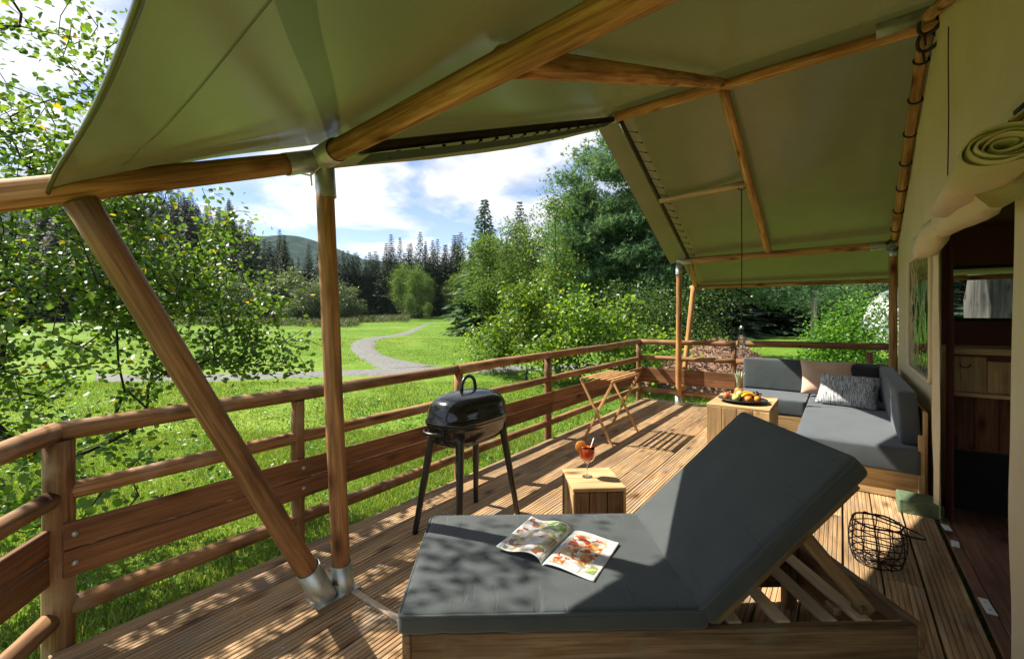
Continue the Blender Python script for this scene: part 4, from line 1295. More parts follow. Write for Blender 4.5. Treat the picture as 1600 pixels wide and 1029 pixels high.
backc = obj('backrest_cushion', cushion_mesh('backrest_cushion', 0.79, LW + 0.03, 0.082, 0.022, 34, 0.006, 0.002, 11), M_GREY, lounger,
            MB_ @ Matrix.Translation((0.395, LW / 2, 0.015)))
def piping(parent, M, sx, sy, z, r=0.0058):
    P = []
    hx, hy, c = sx / 2 - 0.004, sy / 2 - 0.004, 0.022
    for (cx, cy, a0) in ((hx - c, hy - c, 0), (-hx + c, hy - c, 90), (-hx + c, -hy + c, 180), (hx - c, -hy + c, 270)):
        for k in range(6):
            a = math.radians(a0 + 18 * k); P.append((cx + c * math.cos(a), cy + c * math.sin(a), z))
    return tubes('piping', [(P, r, 6, True)], M_GREYD, parent, M)
piping(seatc, ML @ Matrix.Translation((0.535, LW / 2, FT + 0.041)), 1.10, LW + 0.03, 0.030)
piping(backc, MB_ @ Matrix.Translation((0.395, LW / 2, 0.015)), 0.79, LW + 0.03, 0.032)

# ------------------------------------------------------------------ magazine
def print_mat(name, kind):
    m, ns, ls, bs = new_mat(name)
    tc = ns.new('ShaderNodeTexCoord')
    v = ns.new('ShaderNodeTexVoronoi'); v.inputs['Scale'].default_value = 48 if kind == 'dish' else 36
    n = ns.new('ShaderNodeTexNoise'); n.inputs['Scale'].default_value = 30; n.inputs['Detail'].default_value = 5
    ls.new(tc.outputs['Object'], n.inputs['Vector'])
    mx = ns.new('ShaderNodeMixRGB'); mx.inputs['Fac'].default_value = 0.06
    ls.new(tc.outputs['Object'], mx.inputs['Color1']); ls.new(n.outputs['Color'], mx.inputs['Color2'])
    ls.new(mx.outputs[0], v.inputs['Vector'])
    sp = ns.new('ShaderNodeSeparateColor'); ls.new(v.outputs['Color'], sp.inputs[0])
    if kind == 'dish':
        st = [(0.0, (0.55, 0.06, 0.02)), (0.25, (0.80, 0.62, 0.42)), (0.4, (0.72, 0.30, 0.05)), (0.6, (0.85, 0.82, 0.76)), (0.75, (0.40, 0.10, 0.02)), (0.9, (0.75, 0.48, 0.10))]
    elif kind == 'mixed':
        st = [(0.0, (0.70, 0.68, 0.65)), (0.3, (0.55, 0.40, 0.22)), (0.45, (0.78, 0.76, 0.74)), (0.6, (0.60, 0.50, 0.12)), (0.72, (0.35, 0.12, 0.06)), (0.85, (0.80, 0.78, 0.74)), (0.95, (0.20, 0.28, 0.08))]
    elif kind == 'grey':
        st = [(0.0, (0.42, 0.42, 0.40)), (0.5, (0.52, 0.51, 0.48)), (0.8, (0.62, 0.60, 0.56)), (1.0, (0.34, 0.34, 0.33))]
    else:
        st = [(0.0, (0.20, 0.30, 0.07)), (0.4, (0.45, 0.50, 0.25)), (0.6, (0.75, 0.75, 0.68)), (0.8, (0.30, 0.36, 0.10)), (1.0, (0.62, 0.22, 0.08))]
    r = ramp(ns, st); r.color_ramp.interpolation = 'CONSTANT'
    ls.new(sp.outputs[0], r.inputs['Fac'])
    r2 = ramp(ns, [(0.3, (0.75, 0.75, 0.75)), (0.7, (1.1, 1.1, 1.1))]); ls.new(n.outputs['Fac'], r2.inputs['Fac'])
    m2 = ns.new('ShaderNodeMixRGB'); m2.blend_type = 'MULTIPLY'; m2.inputs['Fac'].default_value = 1
    ls.new(r.outputs[0], m2.inputs['Color1']); ls.new(r2.outputs[0], m2.inputs['Color2'])
    ls.new(m2.outputs[0], bs.inputs['Base Color'])
    bs.inputs['Roughness'].default_value = 0.35
    return m
P_DISH, P_MIX, P_GREY, P_SALAD = print_mat('print of a dish', 'dish'), print_mat('print of plates', 'mixed'), print_mat('grey page print', 'grey'), print_mat('print of salad', 'salad')
M_PAPER = simple('page paper', (0.72, 0.71, 0.67), 0.4)
MAGC = cf(0.205, 1.985, FT + 0.084)
MROT = TH + math.atan2(0.30, 0.178) - math.pi / 2
MM = Matrix.Translation(MAGC) @ Matrix.Rotation(MROT, 4, 'Z')
mag = thing('magazine', 'open glossy food magazine lying on the grey lounger mattress', 'magazine', MAGC, MROT)
PWID, PHEI = 0.225, 0.325
def page_z(u, side, k):
    # u 0 at the spine, 1 at the outer edge
    lift = (0.040 if side < 0 else 0.020) * (u ** 0.45) * math.exp(-1.9 * u) * 2.6
    return max(0.002, lift * (1 - 0.3 * k) + (0.010 * math.sin(u * 7) if side < 0 else 0.003 * math.sin(u * 6)) * u)
def page(name, side, mat_, x0, x1, y0, y1, lift, n=18, k=0.0, z_add=0.0):
    V = []; F = []
    for i in range(n + 1):
        u = x0 + (x1 - x0) * i / n
        for j in range(9):
            v = y0 + (y1 - y0) * j / 8
            V.append((side * u * PWID * (0.985 if side < 0 else 1), (v - 0.5) * PHEI, page_z(u, side, k) + z_add + 0.002 * math.sin(v * 5 + u * 3)))
    for i in range(n):
        for j in range(8):
            a = i * 9 + j
            F.append((a, a + 1, a + 10, a + 9) if side < 0 else (a, a + 9, a + 10, a + 1))
    return mesh_pd(name, V, F, True), mat_
for side in (-1, 1):
    me, mt = page('page_block', side, M_PAPER, 0, 1, 0, 1, 0)
    pb = obj('page_block', me, mt, mag, MM)
    sm = pb.modifiers.new('solidify', 'SOLIDIFY'); sm.thickness = 0.0035 if side < 0 else 0.006; sm.offset = -1 if side < 0 else -1
    pcs = ([('printed_photo', P_MIX, 0.03, 0.98, 0.02, 0.60, 0.0008), ('printed_photo', P_SALAD, 0.05, 0.52, 0.62, 0.97, 0.001), ('printed_photo', P_MIX, 0.55, 0.96, 0.62, 0.97, 0.001)] if side < 0 else
           [('printed_page', P_GREY, 0.01, 0.99, 0.01, 0.99, 0.0008), ('printed_photo', P_DISH, 0.16, 0.80, 0.20, 0.88, 0.0016), ('printed_photo', P_SALAD, 0.72, 0.94, 0.10, 0.28, 0.0024), ('printed_photo', P_DISH, 0.08, 0.36, 0.05, 0.22, 0.0024), ('printed_text', M_PAPER, 0.50, 0.68, 0.03, 0.13, 0.0024)])
    for (nm, mt2, a, b, c, d_, za) in pcs:
        me, mt3 = page(nm, side, mt2, a, b, c, d_, 0, 14, 0, za)
        if nm == 'printed_photo' and mt2 in (P_DISH,):
            pass
        obj(nm, me, mt3, pb, MM)

# ------------------------------------------------------------------ small wooden block table and the drink
blk_c = cf(0.545, 3.035)
blk = thing('block_table', 'small pale wooden cube table behind the lounger, holding the red drink', 'side table', blk_c, TH + 0.07)
MBk = Matrix.Translation(blk_c) @ Matrix.Rotation(TH + 0.07, 4, 'Z')
BW, BD, BH = 0.345, 0.375, 0.385
def bl(name, c, s, m): return obj(name, box_mesh(name, s[0], s[1], s[2], 0.004), m, blk, MBk @ Matrix.Translation(c))
for k in range(2):
    bl('top_board', (0, (k - 0.5) * BD / 2, BH - 0.013), (BW, BD / 2 - 0.003, 0.026), M_CUBEX)
for s in (-1, 1):
    for k, (xc, w) in enumerate(((-0.1175, 0.105), (-0.005, 0.114), (0.112, 0.113))):
        bl('face_board', (xc, s * (BD / 2 - 0.022), (BH - 0.03) / 2), (w - 0.003, 0.024, BH - 0.034), M_LOUNGE)  # darker wood than the top puts the front face's shade into its colour
    for k in range(3):
        bl('side_board', (s * (BW / 2 - 0.02), (k - 1) * 0.105, (BH - 0.03) / 2), (0.024, 0.102, BH - 0.034), M_CUBE)
    for t in (-1, 1):
        bl('corner_strip', (s * (BW / 2 - 0.008), t * (BD / 2 - 0.008), (BH - 0.028) / 2), (0.016, 0.016, BH - 0.03), M_CUBE)

g_c = cf(0.512, 3.045, BH + 0.001)
gl = thing('cocktail_glass', 'stemmed balloon glass of orange red drink with a straw on the small cube table', 'glass', g_c)
MG = Matrix.Translation(g_c)
gprof = [(0.0, 0.0), (0.036, 0.001), (0.034, 0.004), (0.006, 0.008), (0.0045, 0.03), (0.0045, 0.085), (0.012, 0.094), (0.034, 0.108), (0.049, 0.130), (0.053, 0.155), (0.050, 0.185), (0.045, 0.210),
         (0.0435, 0.2095), (0.0485, 0.184), (0.0515, 0.155), (0.0475, 0.131), (0.033, 0.110), (0.011, 0.097), (0.0, 0.096)]
lathe('bowl_and_stem', gprof, M_GLASS, gl, MG, 28)
lathe('drink', [(0.0, 0.0985), (0.010, 0.0995), (0.0315, 0.112), (0.0458, 0.132), (0.0498, 0.155), (0.0472, 0.184), (0.0445, 0.201), (0.0, 0.201)], M_DRINK, gl, MG, 28)
tubes('straw', [([(-0.012, 0.01, 0.11), (0.02, -0.004, 0.18), (0.052, -0.006, 0.27)], 0.0045, 8, False)], M_STRAW, gl, MG)
sl = cf(-0.043, -0.012, 0.205)
MO = MG @ Matrix.Translation(sl) @ Matrix.Rotation(TH, 4, 'Z') @ Matrix.Rotation(math.radians(75), 4, 'X')
os_ = lathe('orange_slice', [(0.0, 0.004), (0.036, 0.004), (0.040, 0.002), (0.040, -0.002), (0.036, -0.004), (0.0, -0.004)], M_ORANGE, gl, MO, 24)

# ------------------------------------------------------------------ barbecue
BQ = Vector((-2.13, 2.375, 0))
bbq = thing('charcoal_barbecue', 'black barrel shaped charcoal barbecue on four splayed legs beside the front railing', 'barbecue', BQ)
MQ = Matrix.Translation(BQ)
def super_ring(a, b, z, n=40, e=2.7):
    out = []
    for j in range(n):
        t = 2 * math.pi * j / n
        c, s = math.cos(t), math.sin(t)
        out.append((a * math.copysign(abs(c) ** (2 / e), c), b * math.copysign(abs(s) ** (2 / e), s), z))
    return out
def rings_mesh(name, rings, cap0=True, cap1=True):
    n = len(rings[0]); V = [p for r in rings for p in r]; F = []
    for i in range(len(rings) - 1):
        for j in range(n):
            k = (j + 1) % n
            F.append((i * n + j, i * n + k, (i + 1) * n + k, (i + 1) * n + j))
    if cap0: F.append(tuple(range(n - 1, -1, -1)))
    if cap1: F.append(tuple((len(rings) - 1) * n + j for j in range(n)))
    return mesh_pd(name, V, F, True)
HA, HB = 0.195, 0.315
bowl_r = [super_ring(HA * s, HB * (1 - (1 - s) * 0.75), z) for (s, z) in ((0.55, 0.600), (0.72, 0.607), (0.86, 0.63), (0.95, 0.67), (0.985, 0.72), (1.0, 0.742), (1.03, 0.746), (1.03, 0.754), (0.99, 0.756))]
bowl = obj('bowl', rings_mesh('bowl', bowl_r), M_ENAMEL, bbq, MQ)
lid_r = []
for (s, z) in ((1.035, 0.757), (1.035, 0.776), (1.0, 0.783), (0.985, 0.81), (0.95, 0.845), (0.885, 0.878), (0.79, 0.905), (0.66, 0.925), (0.48, 0.940), (0.25, 0.949), (0.05, 0.952)):
    lid_r.append(super_ring(HA * s, HB * (s ** 0.78 if s < 1 else s), z, 40, 2.9))
lid = obj('lid', rings_mesh('lid', lid_r), M_ENAMEL, bbq, MQ)
hp = [(0, 0.072 * math.cos(a) * (1.0 if math.sin(a) < 0.5 else 0.98), 0.935 + 0.115 * abs(math.sin(a)) ** 0.6) for a in np.linspace(0, math.pi, 18)]
tubes('handle', [(hp, 0.0125, 8, False)], M_BLACKM, lid, MQ)
for s in (-1, 1):
    ep = [(0.085 * math.cos(a), s * (HB + 0.005 + 0.060 * math.sin(a) ** 0.8 if math.sin(a) > 0 else HB), 0.722) for a in np.linspace(0.0, math.pi, 16)]
    tubes('bowl_handle', [(ep, 0.011, 8, False)], M_BLACKM, bowl, MQ)
tubes('vent_knob', [([(0.10, -0.16, 0.90), (0.112, -0.165, 0.915)], 0.012, 8, False)], M_BLACKM, lid, MQ)
for sx in (-1, 1):
    for sy in (-1, 1):
        M, L = along(BQ + Vector((sx * 0.205, sy * 0.315, 0.0)), BQ + Vector((sx * 0.125, sy * 0.222, 0.70)))
        lg = lathe('leg', [(0.0, 0.0), (0.017, 0.0), (0.019, 0.004), (0.0245, L * 0.6), (0.028, L * 0.92), (0.036, L), (0.0, L)], M_BLACKM, bbq, M, 16)

# ------------------------------------------------------------------ folding rack
fr = thing('folding_rack', 'empty folding luggage rack of thin pale wood with crossed legs by the front railing', 'folding rack', (-2.265, 5.09, 0))
X0, X1, Y0, Y1, HT = -2.46, -2.07, 4.71, 5.48, 0.725
for y in (Y0, Y1):
    plank_between('leg', (X0, y, HT - 0.01), (X1, y, 0.0), 0.03, 0.018, M_TEAK, fr, (1, 0, 1))
    plank_between('leg', (X1, y + 0.02, HT - 0.01), (X0 + 0.02, y + 0.02, 0.0), 0.03, 0.018, M_TEAK, fr, (1, 0, -1))
for (x, z) in ((X0, HT), (X1, HT), (X0 + 0.09, 0.17), (X1 - 0.09, 0.17)):
    pole('cross_bar', (x, Y0 - 0.02, z), (x, Y1 + 0.04, z), 0.013, 0.013, M_TEAK, fr, 10, 0.01)
for k in range(5):
    x = X0 + 0.045 + k * (X1 - X0 - 0.09) / 4
    box('slat', (x, (Y0 + Y1) / 2 + 0.01, HT + 0.017), (0.034, Y1 - Y0 + 0.04, 0.010), M_TEAK, fr, bev=0.002)
for y in (Y0 + 0.05, (Y0 + Y1) / 2, Y1 - 0.05):
    box('slat_batten', ((X0 + X1) / 2, y, HT + 0.006), (X1 - X0, 0.02, 0.010), M_TEAK, fr, bev=0.002)

# ------------------------------------------------------------------ coffee table and the fruit
ctab = thing('coffee_table', 'large cube coffee table of pale scaffold boards in front of the corner sofa', 'coffee table', (-0.935, 5.92, 0))
CX0, CX1, CY0, CY1, CH = -1.255, -0.62, 5.50, 6.33, 0.455
for k in range(4):
    w = (CX1 - CX0) / 4
    box('front_board', (CX0 + w * (k + 0.5), CY0 + 0.013, (CH - 0.03) / 2), (w - 0.003, 0.026, CH - 0.032), M_CUBE, ctab)
    box('back_board', (CX0 + w * (k + 0.5), CY1 - 0.013, (CH - 0.03) / 2), (w - 0.003, 0.026, CH - 0.032), M_CUBE, ctab)
for k in range(4):
    w = (CY1 - CY0 - 0.06) / 4
    for x in (CX0 + 0.013, CX1 - 0.013):
        box('side_board', (x, CY0 + 0.03 + w * (k + 0.5), (CH - 0.03) / 2), (0.026, w - 0.003, CH - 0.032), M_CUBE, ctab)
    w2 = (CY1 - CY0) / 4
    box('top_board', ((CX0 + CX1) / 2, CY0 + w2 * (k + 0.5), CH - 0.014), (CX1 - CX0 + 0.004, w2 - 0.003, 0.028), M_CUBEX, ctab)
PT = Vector((-0.93, 5.80, CH + 0.001))
platter = lathe('fruit_platter', [(0.0, 0.0), (0.13, 0.0), (0.19, 0.012), (0.255, 0.038), (0.262, 0.040), (0.258, 0.045), (0.19, 0.020), (0.13, 0.008), (0.0, 0.008)], M_PLATE, None, Matrix.Translation(PT) @ Matrix.Rotation(0.15, 4, 'Z'), 36, 1.0, 0.85)
tag(platter, 'wide dark platter heaped with fruit on the coffee table', 'platter')
PTM = Matrix.Translation(PT)
def fruit_at(rx, fy, z):
    """an offset on the platter along the view's right / ahead directions"""
    v = cf(rx, fy); return PT + Vector((v.x, v.y, z))
def apple(name, c, r, m, label, cat, group=None):
    prof = [(0.0, -0.78), (0.30, -0.86), (0.62, -0.72), (0.88, -0.38), (1.0, 0.05), (0.95, 0.45), (0.72, 0.78), (0.40, 0.88), (0.16, 0.80), (0.0, 0.66)]
    root = thing(name, label, cat, c, 0, group)
    Mx = Matrix.Translation(c) @ Matrix.Rotation(random.uniform(-.4, .4), 4, 'X') @ Matrix.Rotation(random.uniform(-.4, .4), 4, 'Y')
    lathe('flesh', [(a * r, b * r) for a, b in prof], m, root, Mx, 18)
    tubes('stem', [([(0, 0, 0.66 * r), (0.003, 0, 0.9 * r), (0.012, 0, 1.15 * r)], 0.003, 5, False)], M_STEM, root, Mx)
    return root
apple('apple', fruit_at(-0.175, 0.02, 0.066), 0.040, M_APPLE, 'red apple at the left rim of the fruit platter', 'apple', 'fruit on the platter')
apple('apple', fruit_at(-0.135, 0.10, 0.064), 0.040, M_APPLE, 'reddish apple behind the left rim apple on the platter', 'apple', 'fruit on the platter')
apple('apple', fruit_at(-0.11, -0.07, 0.058), 0.042, M_GAPPLE, 'pale green apple at the front left of the platter', 'apple', 'fruit on the platter')
apple('peach', fruit_at(0.0, 0.06, 0.105), 0.042, M_APPLE, 'pinkish peach on top of the fruit heap below the pineapple leaves', 'peach', 'fruit on the platter')
apple('pear', fruit_at(-0.035, -0.005, 0.095), 0.040, M_GAPPLE, 'yellow green pear in the middle of the fruit heap', 'pear', 'fruit on the platter')
apple('orange', fruit_at(0.01, -0.11, 0.055), 0.038, M_ORANGE, 'small orange at the front of the platter below the bananas', 'orange', 'fruit on the platter')
apple('orange', fruit_at(0.12, -0.10, 0.052), 0.036, M_ORANGE, 'orange at the front right of the platter beside the bananas', 'orange', 'fruit on the platter')
apple('orange', fruit_at(-0.06, 0.05, 0.058), 0.036, M_ORANGE, 'orange tucked behind the pear on the fruit platter', 'orange', 'fruit on the platter')
bn = thing('banana_bunch', 'bunch of yellow bananas at the right of the fruit platter', 'bananas', fruit_at(0.08, 0.0, 0.06), 0, 'fruit on the platter')
for k in range(4):
    P = []; R = []
    for t in np.linspace(0, 1, 11):
        a = -0.9 + 1.9 * t
        v = cf(-0.045 + 0.19 * t - 0.012 * k, -0.065 + 0.034 * k + 0.02 * math.sin(t * 3))
        P.append(PT + Vector((v.x + 0.05 * 0, v.y, 0.075 + 0.060 * math.cos(a * 1.1) - 0.012 * abs(k - 1) - 0.02)))
        R.append(0.019 * (1 - abs(2 * t - 1) ** 4 * 0.75))
    tubes('banana', [(P, R, 8, False)], M_BANANA, bn)
gr = thing('grape_bunch', 'bunch of dark red grapes at the right rim of the fruit platter', 'grapes', fruit_at(0.17, 0.05, 0.05), 0, 'fruit on the platter')
rs = random.Random(5)
gm = None
for k in range(26):
    p = fruit_at(0.165 + rs.uniform(-.055, .055), 0.05 + rs.uniform(-.07, .07), 0.050 + rs.uniform(0, 0.055))
    if gm is None:
        o = lathe('grape', [(0.0, -0.013), (0.008, -0.0105), (0.0125, -0.004), (0.0125, 0.004), (0.008, 0.0105), (0.0, 0.013)], M_GRAPE, gr, Matrix.Translation(p), 10); gm = o.data
    else:
        link(bpy.data.objects.new('grape', gm), gr, Matrix.Translation(p))
pa = thing('pineapple', 'pineapple with pale spiky leaves standing at the back of the fruit platter', 'pineapple', fruit_at(0.01, 0.10, 0.01), 0, 'fruit on the platter')
MP = Matrix.Translation(fruit_at(0.01, 0.105, 0.010))
lathe('body', [(0.0, 0.0), (0.035, 0.002), (0.05, 0.03), (0.055, 0.07), (0.050, 0.11), (0.034, 0.138), (0.0, 0.142)], M_PINEB, pa, MP, 18)
for k in range(22):
    a = k * 2.399; tl = 0.5 + 0.5 * (k / 22)
    L = 0.15 + 0.09 * tl; out = 0.12 * (1.15 - tl)
    c, s = math.cos(a), math.sin(a)
    base = Vector((0.012 * c, 0.012 * s, 0.132 + 0.012 * tl))
    V = []; F = []
    for i in range(6):
        t = i / 5
        w = 0.017 * (1 - t) ** 0.7
        p = base + Vector((c * out * t ** 1.3, s * out * t ** 1.3, L * t - 0.02 * t ** 3))
        V += [p + Vector((-s * w, c * w, 0.0)), p - Vector((0, 0, 0.003)), p + Vector((s * w, -c * w, 0.0))]
    for i in range(5):
        for q in range(2):
            F.append((i * 3 + q, i * 3 + q + 1, i * 3 + q + 4, i * 3 + q + 3))
    obj('leaf', mesh_pd('leaf', V, F, True), M_PINEL, pa, MP)

# ------------------------------------------------------------------ corner sofa
sofa = thing('corner_sofa', 'L shaped corner sofa with grey cushions on a pale wooden plinth along the tent wall', 'sofa', (0.0, 6.0, 0))
SX0, SX1, SY0, SY1 = -0.31, 0.525, 4.77, 7.36
box('plinth_board', ((SX0 + SX1) / 2, SY0, 0.112), (SX1 - SX0, 0.03, 0.215), M_CUBEX, sofa)
box('plinth_board', (SX0 + 0.01, 5.62, 0.112), (0.03, 1.66, 0.215), M_LOUNGE, sofa)
box('plinth_board', (-0.74, 6.53, 0.112), (0.84, 0.03, 0.215), M_CUBEX, sofa)
box('plinth_board', (-1.15, 6.95, 0.112), (0.03, 0.80, 0.215), M_CUBE, sofa)
box('back_board', (0.536, 6.05, 0.36), (0.022, 2.55, 0.70), M_CUBE, sofa)
box('corner_post', (0.505, SY0 - 0.03, 0.27), (0.04, 0.03, 0.53), M_CUBE, sofa)
box('back_board', (-0.32, 7.345, 0.36), (1.68, 0.022, 0.70), M_CUBEX, sofa)
box('seat_base', ((SX0 + SX1) / 2, 6.06, 0.205), (0.80, 2.54, 0.02), M_LOUNGE, sofa)
box('seat_base', (-0.74, 6.94, 0.205), (0.80, 0.78, 0.02), M_LOUNGE, sofa)
def cush(name, c, s, m, seed, rz=0.0, tilt=None, r=0.022, puff=0.008):
    M = TR(*c, rz)
    if tilt: M = M @ Matrix.Rotation(tilt[0], 4, tilt[1])
    return obj(name, cushion_mesh(name, s[0], s[1], s[2], r, 20, puff, 0.003, seed), m, sofa, M)
cush('seat_cushion', (0.085, 5.60, 0.318), (0.84, 1.78, 0.20), M_SOFA, 21)
cush('seat_cushion', (0.085, 6.91, 0.318), (0.84, 0.80, 0.20), M_SOFA, 22)
cush('seat_cushion', (-0.75, 6.91, 0.318), (0.80, 0.80, 0.20), M_SOFA, 23)
cush('back_cushion', (0.445, 6.02, 0.633), (0.43, 2.32, 0.135), M_SOFA, 24, 0, (math.radians(86), 'Y'))
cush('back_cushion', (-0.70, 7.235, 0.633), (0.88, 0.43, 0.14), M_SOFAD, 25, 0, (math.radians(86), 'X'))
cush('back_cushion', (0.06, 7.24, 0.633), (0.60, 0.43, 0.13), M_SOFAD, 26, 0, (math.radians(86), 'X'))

def pillow(name, label, M, w, h, t, m, seed, fringe=False):
    N = 26
    V = []; F = []
    for side in (1, -1):
        for j in range(N + 1):
            for i in range(N + 1):
                u, v = 2 * i / N - 1, 2 * j / N - 1
                px = u * w / 2 * (1 - 0.07 * (1 - v * v) * abs(u) ** 2)
                py = v * h / 2 * (1 - 0.07 * (1 - u * u) * abs(v) ** 2)
                z = t / 2 * ((1 - u ** 4) * (1 - v ** 4)) ** 0.62
                z += 0.010 * noise.noise(Vector((u * 2.2 + seed, v * 2.2, side))) * (1 - (u * v) ** 2)
                z *= (1 + 0.15 * math.sin(5 * math.atan2(v, u) + seed) * (u * u + v * v) * 0.5)
                V.append((px, py, side * z))
        b = 0 if side == 1 else (N + 1) ** 2
        for j in range(N):
            for i in range(N):
                a = b + j * (N + 1) + i
                q = (a, a + 1, a + N + 2, a + N + 1)
                F.append(q if side == 1 else q[::-1])
    me = mesh_pd(name, V, F, True)
    bm = bmesh.new(); bm.from_mesh(me); bmesh.ops.remove_doubles(bm, verts=bm.verts[:], dist=0.0008); bm.to_mesh(me); bm.free()
    o = obj(name, me, m, None, M)
    return tag(o, label, 'cushion')
pillow('scatter_cushion', 'blush pink scatter cushion leaning on the far back cushion', TR(-0.14, 7.03, 0.66, 0.10, math.radians(68), 0), 0.60, 0.46, 0.15, M_PINK, 1)
pillow('scatter_cushion', 'black scatter cushion wedged in the sofa corner behind the streaked one', TR(0.24, 7.02, 0.66, -0.35, math.radians(70), 0), 0.44, 0.42, 0.14, M_BLACKF, 2)
pillow('scatter_cushion', 'grey and white streaked scatter cushion in front of the pink one', TR(0.055, 6.52, 0.590, -0.22, math.radians(52), 0), 0.60, 0.42, 0.16, M_STRIPE, 3)

# ------------------------------------------------------------------ wire basket lantern
bk_c = cf(2.20, 2.70)
bk = thing('wire_basket', 'round black wire basket with its handle folded down, by the doorway', 'basket', bk_c)
MBK = Matrix.Translation(bk_c)
def brad(z): return 0.108 + 0.030 * math.sin(math.pi * min(1, max(0, (z + 0.02) / 0.30)))
hoops = []
for z in (0.012, 0.05, 0.088, 0.126, 0.164, 0.202, 0.240):
    R = brad(z)
    hoops.append(([(R * math.cos(a), R * math.sin(a), z + 0.003 * math.sin(a * 5 + z * 60)) for a in np.linspace(0, 2 * math.pi, 30, endpoint=False)], 0.0036 if z < 0.23 else 0.006, 5, True))
for P, r, s, c in hoops: tubes('hoop', [(P, r, s, c)], M_WIRE, bk, MBK)
for k in range(12):
    a = 2 * math.pi * k / 12
    tubes('upright_wire', [([(brad(z) * math.cos(a + 0.03 * math.sin(z * 40 + k)) * 1.01, brad(z) * math.sin(a + 0.03 * math.sin(z * 40 + k)) * 1.01, z) for z in np.linspace(0.006, 0.248, 9)], 0.0034, 5, False)], M_WIRE, bk, MBK)
tubes('base_grid', [([(-0.118 * math.cos(a), -0.118 * math.sin(a), 0.008), (0.118 * math.cos(a), 0.118 * math.sin(a), 0.008)], 0.003, 5, False) for a in np.linspace(0, math.pi, 6, endpoint=False)], M_WIRE, bk, MBK)
ax = cf(1, -0.15).normalized(); ay = Vector((-ax.y, ax.x, 0))
bail = []
for t in np.linspace(0, math.pi, 20):
    bail.append(ay * (0.125 * math.cos(t)) + ax * (0.245 * math.sin(t)) + Vector((0, 0, 0.246 - 0.075 * math.sin(t))))
tubes('handle', [(bail, 0.0055, 6, False)], M_WIRE, bk, MBK)

# ------------------------------------------------------------------ hanging lantern
hl = thing('hanging_lantern', 'small wire lantern hanging on a long black cord from the short roof pole', 'lantern', (-0.974, 6.0, 1.06))
HX, HY = -0.974, 6.0
tubes('cord', [([(HX, HY, 2.99), (HX + 0.004, HY, 2.2), (HX, HY, 1.345)], 0.006, 6, False),
               ([(HX + 0.042 * math.cos(a), HY, 3.022 + 0.044 * math.sin(a)) for a in np.linspace(0, 2 * math.pi, 14, endpoint=False)], 0.006, 5, True)], M_CORD, hl)
tubes('wire_frame', [([(HX + c * w, HY + s * w, z) for (w, z) in ((0.004, 1.345), (0.018, 1.30), (0.048, 1.22), (0.052, 1.15), (0.036, 1.08))], 0.0025, 5, False)
                     for (c, s) in [(math.cos(a), math.sin(a)) for a in np.linspace(0, 2 * math.pi, 6, endpoint=False)]] +
      [([(HX + 0.052 * math.cos(a), HY + 0.052 * math.sin(a), 1.17) for a in np.linspace(0, 2 * math.pi, 16, endpoint=False)], 0.0025, 5, True)], M_BLACKM, hl)
lathe('cap', [(0.0, 1.345), (0.014, 1.335), (0.03, 1.30), (0.0, 1.298)], M_ZINC, hl, Matrix.Translation((HX, HY, 0)), 14)
lathe('jar', [(0.0, 1.075), (0.034, 1.077), (0.040, 1.10), (0.042, 1.20), (0.034, 1.23), (0.032, 1.228), (0.039, 1.198), (0.037, 1.102), (0.0, 1.085)], M_GLASS, hl, Matrix.Translation((HX, HY, 0)), 16)

# ------------------------------------------------------------------ vegetation helpers
RNG = np.random.default_rng(11)
def unit(a): return a / np.maximum(np.linalg.norm(a, axis=1, keepdims=True), 1e-9)

def leaves_mesh(name, C, size, rng, up=0.55, droop=0.35, fine=False, aspect=0.62, D=None):
    """one small folded face (or a finer four-sided leaf) per leaf"""
    n = len(C)
    size = np.broadcast_to(size, (n,))[:, None] if np.ndim(size) else np.full((n, 1), size)
    size = size * rng.uniform(0.7, 1.25, (n, 1))
    d = rng.normal(size=(n, 3)); d[:, 2] = d[:, 2] * 0.5 - droop; d = unit(d)
    if D is not None: d = unit(d * 0.6 + D)
    nrm = rng.normal(size=(n, 3)); nrm[:, 2] = np.abs(nrm[:, 2]) + up; 
    s = unit(np.cross(d, nrm)); nn = np.cross(s, d)
    L, W = size, size * aspect
    if not fine:
        V = np.stack([C - d * L * 0.5, C + s * W * 0.5 + nn * W * 0.14 - d * L * 0.06, C + d * L * 0.5, C - s * W * 0.5 + nn * W * 0.14 - d * L * 0.06], 1).reshape(-1, 3)
        F = np.arange(4 * n).reshape(n, 4)
        return mesh_np(name, V, F)
    P = [(0, -0.5, 0), (0.36, -0.26, 0.10), (0.40, 0.05, 0.12), (0, 0.5, -0.05), (-0.40, 0.05, 0.12), (-0.36, -0.26, 0.10)]
    V = np.stack([C + s * W * (x * 1.2) + d * L * y + nn * W * z for (x, y, z) in P], 1).reshape(-1, 3)
    b = (np.arange(n) * 6)[:, None]
    F = np.concatenate([b + np.array([[0, 1, 2, 3]]), b + np.array([[0, 3, 4, 5]])], 1).reshape(-1, 4)
    return mesh_np(name, V, F)

